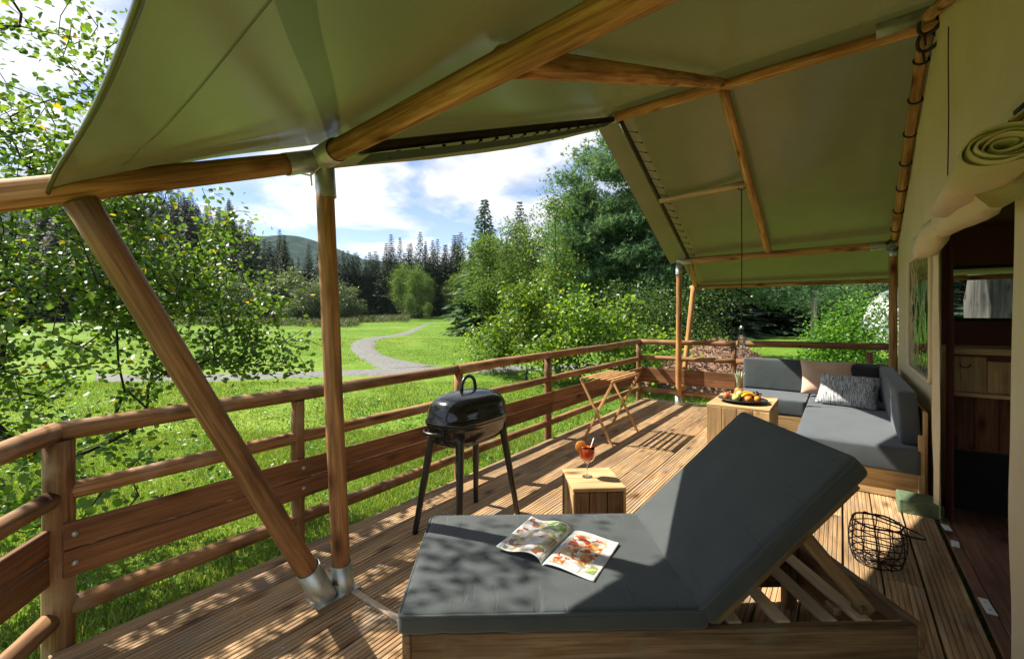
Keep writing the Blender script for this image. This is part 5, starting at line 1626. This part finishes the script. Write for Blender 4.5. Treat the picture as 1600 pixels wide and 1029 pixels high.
def grow(root, targets, step=0.25, sag=0.0, wob=0.05, rng=RNG):
    """join each target to the nearest grown point, nearest targets first: a branching skeleton"""
    N = [np.array(p, float) for p in root]; PA = [-1] + list(range(len(root) - 1))
    base = N[0]
    order = np.argsort(np.linalg.norm(targets - base, axis=1))
    arr = np.array(N)
    ends = []
    for t in targets[order]:
        dd = np.linalg.norm(arr - t, axis=1) + 0.35 * np.maximum(0, arr[:, 2] - t[2])
        k = int(np.argmin(dd)); p = arr[k]
        L = np.linalg.norm(t - p); m = max(1, int(L / step))
        prev = k; new = []
        for i in range(1, m + 1):
            u = i / m
            q = p + (t - p) * u + (rng.normal(size=3) * wob * L * 0.5 if i < m else 0)
            q[2] += sag * L * math.sin(math.pi * u)
            N.append(q); PA.append(prev); prev = len(N) - 1; new.append(q)
        arr = np.vstack([arr, np.array(new)]); ends.append(prev)
    return np.array(N), PA, ends

def branch_mesh(name, N, PA, r_tip, power=0.42, seg=5, rmax=None):
    n = len(N); cnt = np.zeros(n); kids = [[] for _ in range(n)]
    for i in range(n - 1, -1, -1):
        if cnt[i] == 0: cnt[i] = 1
        if PA[i] >= 0: cnt[PA[i]] += cnt[i]; kids[PA[i]].append(i)
    rad = r_tip * cnt ** power
    if rmax: rad = np.minimum(rad, rmax)
    V = []; F = []
    starts = [(0, None)]
    while starts:
        i, par = starts.pop()
        P = [] ; R = []
        if par is not None: P.append(N[par]); R.append(rad[i])
        while True:
            P.append(N[i]); R.append(rad[i])
            if not kids[i]: break
            ks = sorted(kids[i], key=lambda k: -cnt[k])
            for k in ks[1:]: starts.append((k, i))
            i = ks[0]
        if len(P) > 1:
            v, f = tube_vf(P, R, seg, False, len(V)); V += v; F += f
    return mesh_pd(name, V, F, True)

def in_ellipsoids(ells, n, rng, shell=0.25):
    """points in a union of ellipsoids, more of them towards the surface; ells: (centre, radii, weight)"""
    w = np.array([e[2] for e in ells], float); w /= w.sum()
    out = []
    for (c, r, _), k in zip(ells, rng.multinomial(n, w)):
        d = unit(rng.normal(size=(k, 3))); t = rng.uniform(0, 1, (k, 1)) ** shell
        out.append(np.array(c) + d * t * np.array(r))
    return np.vstack(out)

def broadleaf(name, label, cat, loc, h, ells, n_cl, per, lsize, lm, bm_, seed, spread=0.5, group=None, shell=0.4, r_tip=0.012, droop=0.3, trunk_h=0.35, up=0.6, fine=False, aspect=0.62, wind=None):
    """a tree or bush: branching limbs that end in clumps of separate leaves"""
    rng = np.random.default_rng(seed)
    T = in_ellipsoids(ells, n_cl, rng, shell)
    T = T[T[:, 2] > 0.15]
    top = float(T[:, 2].max()) * trunk_h
    tr = [(0.02 * math.sin(k + seed) * k, 0.02 * math.cos(k * 1.3 + seed) * k, top * k / 6) for k in range(7)]
    tr[0] = (0, 0, -0.25)
    N, PA, ends = grow(tr, T, 0.35 if h > 3 else 0.18, 0.04, 0.10, rng)
    root = thing(name, label, cat, loc, 0, group)
    M = WM[root.name]
    obj('trunk', branch_mesh('trunk', N, PA, r_tip), bm_, root, M)
    cl = N[np.array(ends)]
    # clumps of uneven size, flattened, with gaps between them
    k = rng.gamma(2.0, 0.5, len(cl)); cnt = np.maximum(3, (per * k / k.mean())).astype(int)
    idx = np.repeat(np.arange(len(cl)), cnt)
    off = rng.normal(size=(len(idx), 3)) * np.array([1, 1, 0.62]) * spread * (0.6 + 0.4 * k[idx] / k.mean())[:, None]
    C = cl[idx] + off
    C = C[C[:, 2] > 0.05]
    cr = obj('crown', leaves_mesh('crown', C, lsize, rng, up, droop, fine, aspect), lm, root, M)
    return root

def pine_tree(name, label, cat, loc, h, ells, n_cl, per, nlen, seed, lm, bm_, spread=0.35, tk=0.35, group=None, r_tip=0.014, lean=0.0):
    rng = np.random.default_rng(seed)
    T = in_ellipsoids(ells, n_cl, rng, 0.4)
    tr = [(lean * (k / 9) ** 2, 0.05 * math.sin(k), -0.3 + h * tk * k / 9) for k in range(10)]
    N, PA, ends = grow(tr, T, 0.4, -0.05, 0.06, rng)
    root = thing(name, label, cat, loc, 0, group)
    M = WM[root.name]
    obj('trunk', branch_mesh('trunk', N, PA, r_tip, 0.44, 6), bm_, root, M)
    cl = N[np.array(ends)]
    idx = np.repeat(np.arange(len(cl)), per)
    C = cl[idx] + rng.normal(size=(len(idx), 3)) * np.array([1, 1, 0.42]) * spread
    n = len(C); K = 9
    d0 = rng.normal(size=(n, 3)); d0[:, 2] = np.abs(d0[:, 2]) * 0.7 + 0.15; d0 = unit(d0)
    D = unit(np.repeat(d0, K, 0) * 0.9 + rng.normal(size=(n * K, 3)) * 0.55)
    B = np.repeat(C, K, 0)
    S = unit(np.cross(D, rng.normal(size=(n * K, 3))))
    L = nlen * rng.uniform(0.7, 1.2, (n * K, 1))
    V = np.stack([B - S * nlen * 0.075, B + S * nlen * 0.075, B + D * L], 1).reshape(-1, 3)
    obj('crown', mesh_np('crown', V, np.arange(len(V)).reshape(-1, 3)), lm, root, M)
    return root

def spruce(name, label, h, r, seed, loc, levels=44, group=None, lm=None):
    rng = np.random.default_rng(seed)
    C = []; D = []; S = []; W = []
    for i in range(levels):
        t = (i + 0.3) / levels
        z = h * (0.05 + 0.95 * t)
        R = r * (1 - t) ** 0.92 * rng.uniform(0.75, 1.15) + 0.05
        nb = int(7 + 7 * (1 - t))
        a0 = rng.uniform(0, 6.28)
        for b in range(nb):
            a = a0 + 6.283 * b / nb + rng.uniform(-.25, .25)
            Rb = R * rng.uniform(0.65, 1.12)
            out = np.array([math.cos(a), math.sin(a), 0])
            m = max(2, int(Rb / 0.42))
            for q in range(m):
                u = (q + 0.7) / m
                p = out * Rb * u + np.array([0, 0, z - 0.30 * Rb * u ** 1.4 + 0.10 * Rb * u ** 4])
                for sgn in (-1, 0, 1):
                    dirv = out * (0.75 + 0.3 * u) + np.array([-out[1], out[0], 0]) * sgn * 0.75 + np.array([0, 0, -0.28 + rng.uniform(-.15, .15)])
                    C.append(p + rng.normal(size=3) * 0.05); D.append(dirv); S.append(0.26 + 0.62 * (1 - t)); 
    C = np.array(C); D = unit(np.array(D)); S = np.array(S)[:, None] * rng.uniform(0.7, 1.3, (len(C), 1))
    side = unit(np.cross(D, np.array([0, 0, 1.0]) + rng.normal(size=C.shape) * 0.35))
    dn = np.array([0, 0, -1.0])
    V = np.stack([C, C + D * S * 0.55 + side * S * 0.26 + dn * S * 0.12, C + D * S * 1.1 + dn * S * 0.1, C + D * S * 0.55 - side * S * 0.26 + dn * S * 0.12], 1).reshape(-1, 3)
    root = thing(name, label, 'tree', loc, 0, group)
    M = WM[root.name]
    obj('trunk', pole_mesh('trunk', h * 0.97, 0.016 * h, 0.02, 7, 8, 0.02, 0, seed), M_BARK, root, M @ Matrix.Translation((0, 0, -0.3)))
    obj('crown', mesh_np('crown', V, np.arange(len(V)).reshape(-1, 4)), lm or L_SPRUCE, root, M)
    return root

def on_ground(r, f, dz=0.0):
    p = cf(r, f); p.z = ground_h(r, f) + dz
    return p
def pxr(px, f): return (px - 800.0) / F_PX * f

# ------------------------------------------------------------------ far forest: spruces one by one
FL = 'dark spruce in the forest beyond the meadow'
protos = [spruce('spruce_tree', FL, 17.0, 3.9, 31, on_ground(pxr(560, 118), 118), 40, 'spruces of the forest edge'),
          spruce('spruce_tree', FL, 15.0, 3.5, 32, on_ground(pxr(600, 122), 122), 36, 'spruces of the forest edge'),
          spruce('spruce_tree', FL, 18.0, 4.1, 33, on_ground(pxr(650, 128), 128), 42, 'spruces of the forest edge')]
protos.append(spruce('spruce_tree', FL, 16.0, 5.0, 37, on_ground(pxr(545, 126), 126), 40, 'spruces of the forest edge'))
protos.append(spruce('spruce_tree', FL, 13.5, 4.6, 38, on_ground(pxr(690, 124), 124), 34, 'spruces of the forest edge'))
fr_rng = random.Random(3)
spots = []
for px in range(521, 738, 10):
    for row in range(3):
        f = 106 + row * 11 + fr_rng.uniform(-3, 3)
        spots.append((px + fr_rng.uniform(-5, 5) + row * 6, f, fr_rng.uniform(0.84, 1.06)))
for px in range(60, 525, 14):
    for row in range(4):
        f = 84 + row * 16 + fr_rng.uniform(-5, 5)
        if px > 430 and row == 0: continue
        spots.append((px + fr_rng.uniform(-6, 6) + row * 4, f, fr_rng.uniform(0.72, 1.08) * (1.0 if px < 440 else 0.85)))
for px in range(-640, 60, 20):
    for row in range(2):
        spots.append((px + fr_rng.uniform(-8, 8), 80 + row * 24 + fr_rng.uniform(-6, 6), fr_rng.uniform(0.8, 1.1)))
for i, (px, f, s) in enumerate(spots):
    p = on_ground(pxr(px, f), f, -0.2)
    pr = protos[(i * 7 + int(px)) % 5]
    dup(pr, Matrix.Translation(p) @ Matrix.Rotation(fr_rng.uniform(0, 6.28), 4, 'Z') @ Matrix.Diagonal((s * fr_rng.uniform(.9, 1.35), s * fr_rng.uniform(.9, 1.35), s * fr_rng.uniform(.95, 1.2), 1)))

# ------------------------------------------------------------------ field edge broadleaf trees
def ball(h, r, z0=0.3): return [((0, 0, h * (0.5 + z0 * 0.3)), (r, r, h * (0.5 - z0 * 0.3)), 1.0)]
GW = 'pale willows along the meadow edge'
w0 = broadleaf('willow_shrub', 'pale grey green rounded willow at the far left edge of the meadow', 'tree', on_ground(pxr(410, 76), 76), 7,
               [((0, 0, 3.7), (2.6, 2.6, 3.4), 1.0), ((1.2, 0.5, 2.2), (1.8, 1.8, 1.9), .5)], 90, 85, 0.28, L_GREY, M_BARK, 41, 0.55, GW)
for i, (px, f, s) in enumerate([(345, 78, 1.3), (372, 72, 1.1), (448, 80, 1.35), (478, 74, .95), (505, 78, 1.1), (538, 84, 1.05), (320, 84, 1.4), (290, 80, 1.3)]):
    lb = ['pale willow second from the left behind the birch twigs', 'low pale willow just left of the brightest willow behind the birch twigs', 'tall pale willow left of the near canopy post',
          'small pale willow directly left of the near canopy post', 'pale willow hidden behind the near canopy post', 'rounded pale willow directly right of the near canopy post',
          'pale willow half hidden by the slanting brace', 'leftmost pale willow behind the birch crown'][i]
    dup(w0, Matrix.Translation(on_ground(pxr(px, f), f)) @ Matrix.Rotation(i * 1.3, 4, 'Z') @ Matrix.Scale(s, 4), lb)
FB = 'light trees in front of the central spruces'
b0 = broadleaf('field_birch', 'tallest light green birch before the central spruces beside the path end', 'tree', on_ground(pxr(628, 96), 96), 12,
               [((0, 0, 6.6), (2.3, 2.3, 5.2), 1.0)], 80, 85, 0.27, L_LIGHT, M_PALEBARK, 43, 0.6, FB)
for i, (px, f, s, lb) in enumerate([(650, 92, .92, 'light green birch right of the tallest one before the central spruces'), (664, 96, .8, 'shorter light birch next to the dark gap in the central forest'), (702, 100, .62, 'slim pale birch at the right end of the central forest'), (640, 86, .42, 'low light bush at the foot of the central birches'), (668, 84, .30, 'dark low bush where the path enters the forest')]):
    dup(b0, Matrix.Translation(on_ground(pxr(px, f), f)) @ Matrix.Rotation(i * 2.1, 4, 'Z') @ Matrix.Scale(s, 4), lb)

# ------------------------------------------------------------------ trees on the right of the meadow
spruce('spruce_tree', 'tall pointed spruce at the left end of the hedge of trees right of the meadow', 12.2, 3.3, 35, on_ground(pxr(757, 40), 40), 44, None, L_FIR)
spruce('spruce_tree', 'dark spruce top rising behind the light trees right of the meadow', 15.5, 4.2, 36, on_ground(pxr(812, 54), 54), 42)
broadleaf('column_birch', 'olive green column shaped birch at the left end of the tree hedge', 'tree', on_ground(pxr(737, 46), 46), 7,
          [((0, 0, 3.9), (1.7, 1.7, 3.7), 1.0)], 110, 120, 0.20, L_LIGHT, M_BARK, 45, 0.38)
broadleaf('hedge_tree', 'mid green tree behind the column birch in the hedge right of the meadow', 'tree', on_ground(pxr(778, 36), 36), 7.5,
          [((0, 0, 4.6), (2.2, 2.2, 4.3), 1.0)], 150, 140, 0.18, L_LIGHT, M_BARK, 46, 0.40)
broadleaf('hedge_tree', 'taller yellowish green tree in the middle of the hedge right of the meadow', 'tree', on_ground(pxr(822, 30), 30), 8,
          [((0, 0, 4.7), (2.2, 2.2, 4.2), 1.0), ((1.6, 0, 3.8), (2.0, 1.8, 3.2), .6)], 210, 140, 0.15, L_LIGHT, M_BARK, 47, 0.38)
broadleaf('birch_sapling', 'thin young birch whose loose top stands against the clouds beside the pine', 'tree', on_ground(pxr(868, 15.5), 15.5), 6.2,
          [((0, 0, 3.4), (.95, .95, 2.3), 1.0), ((-.1, 0, 5.6), (.30, .28, 1.3), .35)], 140, 34, 0.085, L_BIRCH, M_TWIG, 48, 0.17, None, 0.7, 0.006, 0.3, 0.8)
pine_tree('pine_tree', 'big blue green pine leaning over the far end of the deck behind the canopy edge', 'tree', on_ground(pxr(965, 17.5), 17.5), 9.5,
          [((0, 0, 6.0), (2.3, 2.2, 3.2), 1.0), ((-1.1, 0, 4.3), (1.7, 1.7, 1.5), .55), ((1.4, .4, 3.6), (2.0, 1.6, 1.5), .4)], 150, 120, 0.21, 51, L_PINE, M_BARK, 0.36, 0.55)
pine_tree('pine_tree', 'dark pine with bare lower branches behind the far deck corner', 'tree', on_ground(pxr(1120, 19.5), 19.5), 10,
          [((0, 0, 5.5), (3.6, 2.5, 3.2), 1.0), ((-2.0, 0, 3.4), (2.2, 1.8, 1.1), .6), ((2.2, 0, 3.2), (2.4, 1.6, .9), .6)], 160, 70, 0.17, 52, L_PINE, M_BARK, 0.42, 0.5)
pine_tree('pine_tree', 'tall pine with a pale grey trunk beyond the gravel patch', 'tree', on_ground(pxr(1271, 25.5), 25.5), 13,
          [((0, 0, 8.0), (4.2, 3.5, 4.0), 1.0), ((-2.5, -1, 3.9), (2.6, 2, 1.0), .5), ((3, -1, 4.2), (2.6, 2, 1.0), .4)], 140, 46, 0.20, 53, L_PINE, M_PALEBARK, 0.5, 0.62, None, 0.025)
pine_tree('pine_tree', 'dark pine beyond the tent corner right of the pale trunk', 'tree', on_ground(pxr(1345, 30), 30), 12,
          [((0, 0, 6.0), (4.2, 3.5, 4.5), 1.0), ((-2.5, 0, 3.0), (2.6, 2, 1.3), .5)], 130, 46, 0.22, 54, L_PINE, M_BARK, 0.5, 0.55, None, 0.02)
for i, (px, f, s) in enumerate([(1010, 30, .95), (1090, 36, 1.0), (1180, 42, 1.05), (1240, 46, 1.1), (1300, 44, 1.0), (1400, 40, 1.0), (900, 40, .9), (955, 34, .85), (1500, 42, 1.0)]):
    dup(protos[i % 3], Matrix.Translation(on_ground(pxr(px, f), f)) @ Matrix.Rotation(i * 1.7, 4, 'Z') @ Matrix.Diagonal((s * 1.3, s * 1.3, s * .75, 1)),
        'dark spruce standing in the wood behind the far end of the deck', 'spruces behind the deck')
# trunks seen through the back window of the tent
for i, (x, y, r, lb) in enumerate([(1.98, 11.0, 0.34, 'thick pale grey trunk seen through the back window of the tent'), (1.35, 10.2, 0.16, 'thinner leaning trunk at the left of the tent back window')]):
    t = thing('pine_trunk_tree', lb, 'tree', (x, y, Z0))
    t.name = 'pine_tree'; WM[t.name] = Matrix.Translation((x, y, Z0))
    pole('trunk', (x, y, Z0 - 0.2), (x + (0.3 if i == 0 else -0.9), y + 0.4, 8.0), r, r * 0.6, M_GREYBARK if i == 0 else M_BARK, t, 20, 0.10)
    rng = np.random.default_rng(60 + i)
    T = in_ellipsoids([((x, y, 8.2), (1.6, 1.6, 1.5), 1)], 40, rng, 0.4)
    N, PA, ends = grow([(x + (0.2 if i == 0 else -0.7), y + 0.3, 5.8), (x + (0.3 if i == 0 else -0.9), y + 0.4, 7.5)], T, 0.5, 0, 0.05, rng)
    obj('branches', branch_mesh('branches', N, PA, 0.014), M_BARK, t)
    C = np.repeat(N[np.array(ends)], 40, 0); C = C + rng.normal(size=C.shape) * 0.35
    obj('crown', leaves_mesh('crown', C, 0.2, rng, 0.5, 0.1, False, 0.12), L_PINE, t)
# bushes close to the railing
broadleaf('hazel_bush', 'bright yellow green hazel bush beyond the middle of the front railing', 'bush', on_ground(pxr(905, 11.6), 11.6), 3,
          [((0, 0, 1.5), (.8, .8, 1.4), .8), ((.9, .3, 1.5), (.7, .7, 1.0), .5), ((1.7, .3, .9), (.9, .8, .8), .4), ((-.8, 0, .8), (.8, .7, .7), .35)], 130, 34, 0.125, L_BRIGHT, M_TWIG, 61, 0.20, None, 0.55, 0.006, 0.35, 0.3, 0.6, True)
broadleaf('hazel_bush', 'bright hazel bush left of the larger one, with a drooping yellow green top', 'bush', on_ground(pxr(822, 13.2), 13.2), 3,
          [((0, 0, 2.0), (.6, .7, 1.3), .7), ((-.8, 0, 1.2), (.7, .7, .9), .5), ((.8, 0, 1.0), (.8, .7, .8), .4)], 110, 34, 0.125, L_BRIGHT, M_TWIG, 62, 0.20, None, 0.55, 0.006, 0.35, 0.3, 0.6, True)
broadleaf('hazel_bush', 'low loose hazel bush at the left foot of the hedge near the track', 'bush', on_ground(pxr(770, 15.0), 15.0), 2,
          [((0, 0, .8), (1.1, .9, .75), 1.0)], 80, 36, 0.10, L_BRIGHT, M_TWIG, 63, 0.19, None, 0.55, 0.006, 0.35, 0.3)
broadleaf('dark_shrub', 'dark green shrub in the shade under the big pine', 'bush', on_ground(pxr(985, 13.5), 13.5), 3.4,
          [((0, 0, 1.6), (1.5, 1.2, 1.5), 1.0)], 130, 46, 0.085, L_DARK, M_TWIG, 64, 0.24, None, 0.6, 0.006)
broadleaf('dark_shrub', 'dark loose shrub behind the far deck corner post', 'bush', on_ground(pxr(1075, 14.5), 14.5), 3.4,
          [((0, 0, 1.7), (1.6, 1.2, 1.6), 1.0)], 130, 44, 0.085, L_DARK, M_TWIG, 65, 0.24, None, 0.6, 0.006)
broadleaf('lush_shrub', 'lush bright green shrub behind the sofa end of the far railing', 'bush', on_ground(pxr(1345, 11.5), 11.5), 2.8,
          [((0, 0, 1.3), (1.0, 1.0, 1.15), 1.0), ((-.7, 0, .8), (.9, .8, .8), .6)], 190, 64, 0.075, L_SHRUB, M_TWIG, 67, 0.17, None, 0.6, 0.005, 0.25, 0.3, 0.6, True)
broadleaf('lush_shrub', 'lower bright green shrub in front of the gravel patch', 'bush', on_ground(pxr(1258, 12.2), 12.2), 1.3,
          [((0, 0, .3), (1.5, .9, .35), 1.0)], 110, 44, 0.07, L_SHRUB, M_TWIG, 68, 0.17, None, 0.6, 0.004)
broadleaf('lush_shrub', 'small light green shrub left of the hanging lantern', 'bush', on_ground(pxr(1112, 12.6), 12.6), 1.6,
          [((0, 0, .7), (1.0, .7, .65), 1.0)], 90, 40, 0.07, L_BRIGHT, M_TWIG, 69, 0.17, None, 0.6, 0.004)

# white dome tent far behind the shrub
wt_c = on_ground(pxr(1412, 24), 24)
wt = thing('white_tent', 'white domed tent showing behind the lush shrub beside the tent corner pole', 'tent', wt_c)
prof = [(1.9 * math.cos(a) ** 0.8 if math.cos(a) > 0 else 0.0, 3.2 * math.sin(a)) for a in np.linspace(0, math.pi / 2, 12)]
shell = lathe('shell', prof, M_TENTW, wt, Matrix.Translation(wt_c), 24)
tubes('rib', [([(1.92 * math.cos(a) ** 0.8 * math.cos(b), 1.92 * math.cos(a) ** 0.8 * math.sin(b), 3.21 * math.sin(a)) for a in np.linspace(0, math.pi / 2 - .02, 12)], 0.02, 5, False) for b in np.linspace(0, 6.283, 8, endpoint=False)], M_TENTW, wt, Matrix.Translation(wt_c))

# wood chip mound
def mound():
    c = on_ground(5.35, 11.6)
    V = []; F = []
    NR, NA = 16, 48
    for i in range(NR + 1):
        t = i / NR
        for j in range(NA):
            a = 2 * math.pi * j / NA
            q = Vector((math.cos(a) * t * 2.0, math.sin(a) * t * 1.5, 0))
            z = 1.32 * (1 - t ** 1.6) ** 1.0 + 0.16 * noise.noise(q * 1.3 + Vector((3, 1, 0))) * (1 - t) + 0.05 * noise.noise(q * 6)
            V.append((q.x, q.y, z - 0.06))
    for i in range(NR):
        for j in range(NA):
            k = (j + 1) % NA
            F.append((i * NA + j, (i + 1) * NA + j, (i + 1) * NA + k, i * NA + k))
    m = simple('wood chips', (0.27, 0.165, 0.115), 0.95, 0, 0.2, 26, 0.9, (0.11, 0.065, 0.045))
    root = thing('wood_chip_mound', 'reddish brown mound of wood chips behind the far railing', 'mound', c)
    o = obj('heap', mesh_pd('heap', V, F, True), m, root, Matrix.Translation(c))
    rng = np.random.default_rng(8)
    n = 5000
    a = rng.uniform(0, 6.283, n); t = np.sqrt(rng.uniform(0, 1, n))
    C = np.stack([np.cos(a) * t * 2.0, np.sin(a) * t * 1.5, 1.32 * (1 - t ** 1.6) - 0.02 + rng.uniform(0, .05, n)], 1)
    ch = obj('chips', leaves_mesh('chips', C, 0.09, rng, 0.8, 0.0, False, 0.4), m, root, Matrix.Translation(c))
    ch['kind'] = 'stuff'
mound()

# ------------------------------------------------------------------ the birch beside the deck
def near_birch():
    rng = np.random.default_rng(17)
    base = cf(-4.7, 3.9, Z0)
    E = [((-3.95, 3.5, 2.75), (1.15, 1.0, 1.25), 1.25), ((-3.05, 4.3, 1.80), (.82, .8, .95), 1.0), ((-3.9, 3.6, 1.2), (1.1, 1.0, 1.0), .6),
         ((-2.25, 4.25, 1.12), (.55, .4, .28), .09), ((-3.0, 3.0, .35), (.8, .6, .55), .13), ((-3.5, 3.3, 4.3), (.9, .8, .7), .16)]
    P = in_ellipsoids(E, 760, rng, 0.42)
    W = np.array([cf(*p) for p in P])
    ok = ~((W[:, 0] > -3.15) & (W[:, 2] < 1.4)) & (W[:, 0] < -2.75)
    W = W[ok]
    root_pts = [np.array(base) + np.array([0.05 * k, 0.03 * k, 0.42 * k]) for k in range(9)]
    # low limbs reaching up and out towards the deck
    N, PA, ends = grow(root_pts, W, 0.16, 0.03, 0.06, rng)
    root = thing('birch_tree', 'leafy birch with a few yellow leaves reaching over the near left railing', 'tree', base)
    I = Matrix.Identity(4)
    obj('trunk', branch_mesh('trunk', N, PA, 0.0030, 0.47, 6), M_TWIG, root, I)
    # leaves along the outer twigs
    tips = np.array(ends)
    n = 16500
    idx = tips[rng.integers(0, len(tips), n)]
    back = rng.integers(0, 4, n)
    for b in range(1, 4):
        par = np.array([PA[i] if PA[i] >= 0 else i for i in idx]); idx = np.where(back >= b, par, idx)
    C = N[idx] + rng.normal(size=(n, 3)) * np.array([.085, .085, .07]) - np.array([0, 0, .03])
    C = C[~((C[:, 0] > -2.98) & (C[:, 2] < 1.3)) & (C[:, 0] < -2.5)]
    # the 300 nearest become leaves of their own
    rel = np.stack([C[:, 0] * CT + C[:, 1] * ST, -C[:, 0] * ST + C[:, 1] * CT], 1)
    px = 800 + F_PX * rel[:, 0] / rel[:, 1]; py = HORIZON - F_PX * (C[:, 2] - CAM_H) / rel[:, 1]
    vis = (px > 5) & (px < 520) & (py > 5) & (py < 1000) & ~((px > 90) & (py < 285) & (px > 90 + (275 - py) * 0.5))
    depth = np.where(vis, rel[:, 1], 99)
    order = np.argsort(depth)
    single = order[:300]; rest = order[300:]
    cr = obj('foliage', leaves_mesh('foliage', C[rest], 0.053, rng, 0.7, 0.45, True, 0.78), L_BIRCH, root, I)
    cr['kind'] = 'stuff'
    tmpl = []
    for k in range(6):
        tmpl.append(leaves_mesh('leaf', np.zeros((1, 3)), 0.056, np.random.default_rng(70 + k), 0.7, 0.45, True, 0.78))
    for k, i in enumerate(single):
        M = Matrix.Translation(C[i]) @ Matrix.Rotation(rng.uniform(0, 6.28), 4, 'Z') @ Matrix.Rotation(rng.uniform(-.4, .4), 4, 'X')
        obj('leaf', tmpl[k % 6], L_BIRCH, root, M)
near_birch()

# ------------------------------------------------------------------ grass and small plants
def grass():
    rng = np.random.default_rng(23)
    def zone(n, f0, f1, rho0, rho1, h0, h1, w):
        f = np.sqrt(rng.uniform(f0 ** 2, f1 ** 2, n)); rho = rng.uniform(rho0, rho1, n); r = rho * f
        X = CT * r - ST * f; Y = ST * r + CT * f
        ok = ~((X > -2.92) & (X < 5.0) & (Y > -1.4) & (Y < 7.85))
        py = HORIZON + F_PX * 2.0 / f
        ok &= ~((py > 569) & (py < 597) & (f > 12.6))
        ok &= ~((X > -0.5) & (Y < 9.0))
        X, Y, f = X[ok], Y[ok], f[ok]; m = len(X)
        pat = np.array([noise.noise(Vector((x * 0.9, y * 0.9, 0.5))) for x, y in zip(X, Y)])
        h = rng.uniform(h0, h1, m) * (1 + 0.9 * np.clip(pat, -0.6, 1))
        z = np.full(m, Z0 - 0.01) if f1 < 15 else np.array([ground_h(CT * x + ST * y, -ST * x + CT * y) - 0.02 for x, y in zip(X, Y)])
        a = rng.uniform(0, 6.283, m); lean = rng.uniform(0.05, 0.75, m) * h; b = rng.uniform(0, 6.283, m)
        B = np.stack([X, Y, z], 1); s = np.stack([np.cos(a), np.sin(a), 0 * a], 1) * (w * rng.uniform(.6, 1.4, m))[:, None]
        mid = B + np.stack([np.cos(b) * lean * .35, np.sin(b) * lean * .35, h * .6], 1)
        T = B + np.stack([np.cos(b) * lean, np.sin(b) * lean, h], 1)
        V = np.stack([B - s, B + s, mid + s * .7, T, mid - s * .7], 1).reshape(-1, 3)
        return V, m
    out = [zone(190000, 2.2, 7.5, -1.25, 0.1, 0.03, 0.085, 0.004), zone(120000, 7.5, 13.6, -1.2, 0.95, 0.03, 0.08, 0.007), zone(60000, 16.4, 34, -1.0, 0.1, 0.03, 0.07, 0.014), zone(30000, 34, 75, -0.75, 0.02, 0.02, 0.06, 0.03)]
    V = np.vstack([o[0] for o in out]); m = sum(o[1] for o in out)
    b = (np.arange(m) * 5)[:, None]
    F = np.concatenate([b + np.array([[0, 1, 2, 4]]), b + np.array([[4, 2, 3, 3]])], 1)
    Fq = (b + np.array([[0, 1, 2, 4]])); Ft = (b + np.array([[4, 2, 3]]))
    # quads first, then the tips
    me = bpy.data.meshes.new('grass')
    me.vertices.add(len(V)); me.vertices.foreach_set('co', V.astype(np.float32).ravel())
    li = np.concatenate([Fq.ravel(), Ft.ravel()]).astype(np.int32)
    me.loops.add(len(li)); me.loops.foreach_set('vertex_index', li)
    me.polygons.add(2 * m)
    me.polygons.foreach_set('loop_start', np.concatenate([np.arange(m) * 4, m * 4 + np.arange(m) * 3]).astype(np.int32))
    me.polygons.foreach_set('loop_total', np.concatenate([np.full(m, 4), np.full(m, 3)]).astype(np.int32))
    me.update(calc_edges=True)
    o = obj('grass', me, L_GRASS)
    o['kind'] = 'stuff'
grass()
def weeds():
    rng = np.random.default_rng(29)
    n = 420
    f = np.sqrt(rng.uniform(2.6 ** 2, 11 ** 2, n)); r = rng.uniform(-1.2, 0.5, n) * f
    C = []
    for rr, ff in zip(r, f):
        p = cf(rr, ff, Z0)
        if p.x > -2.98: continue
        k = rng.integers(8, 20)
        C.append(np.array(p) + np.abs(rng.normal(size=(k, 3))) * np.array([0, 0, .07]) + rng.normal(size=(k, 3)) * np.array([.07, .07, 0.0]) + np.array([0, 0, .05]))
    C = np.vstack(C)
    o = obj('clover', leaves_mesh('clover', C, 0.045, rng, 1.2, 0.0, True, 0.8), L_SHRUB)
    o['kind'] = 'stuff'
weeds()
def rough_grass():
    rng = np.random.default_rng(37)
    C = []
    for k in range(9000):
        px = rng.uniform(150, 640); f = rng.uniform(64, 80) if px < 560 else rng.uniform(78, 92)
        p = cf(pxr(px, f), f); p.z = ground_h(pxr(px, f), f) + rng.uniform(0.1, 1.1)
        C.append(p)
    o = obj('rough_grass', leaves_mesh('rough_grass', np.array(C), 0.9, rng, 0.3, -0.9, False, 0.14), L_ROUGH)
    o['kind'] = 'stuff'
rough_grass()
# pink meadow flower by the deck edge
fc = cf(-2.17, 3.46, Z0)
fl_ = thing('pink_flower', 'small pink meadow flower in the grass below the front railing', 'flower', fc)
MF = Matrix.Translation(fc)
tubes('stem', [([(0, 0, 0), (0.01, 0, 0.12), (0.0, 0.01, 0.22)], 0.003, 5, False)], M_STEM, fl_, MF)
for k in range(9):
    a = k * 0.7
    pm = leaves_mesh('petal', np.zeros((1, 3)), 0.05, np.random.default_rng(k), 0.8, 0.0, True, 0.6)
    obj('petal', pm, M_PETAL, fl_, MF @ Matrix.Translation((0.018 * math.cos(a), 0.018 * math.sin(a), 0.225 + 0.004 * (k % 3))) @ Matrix.Rotation(a, 4, 'Z'))
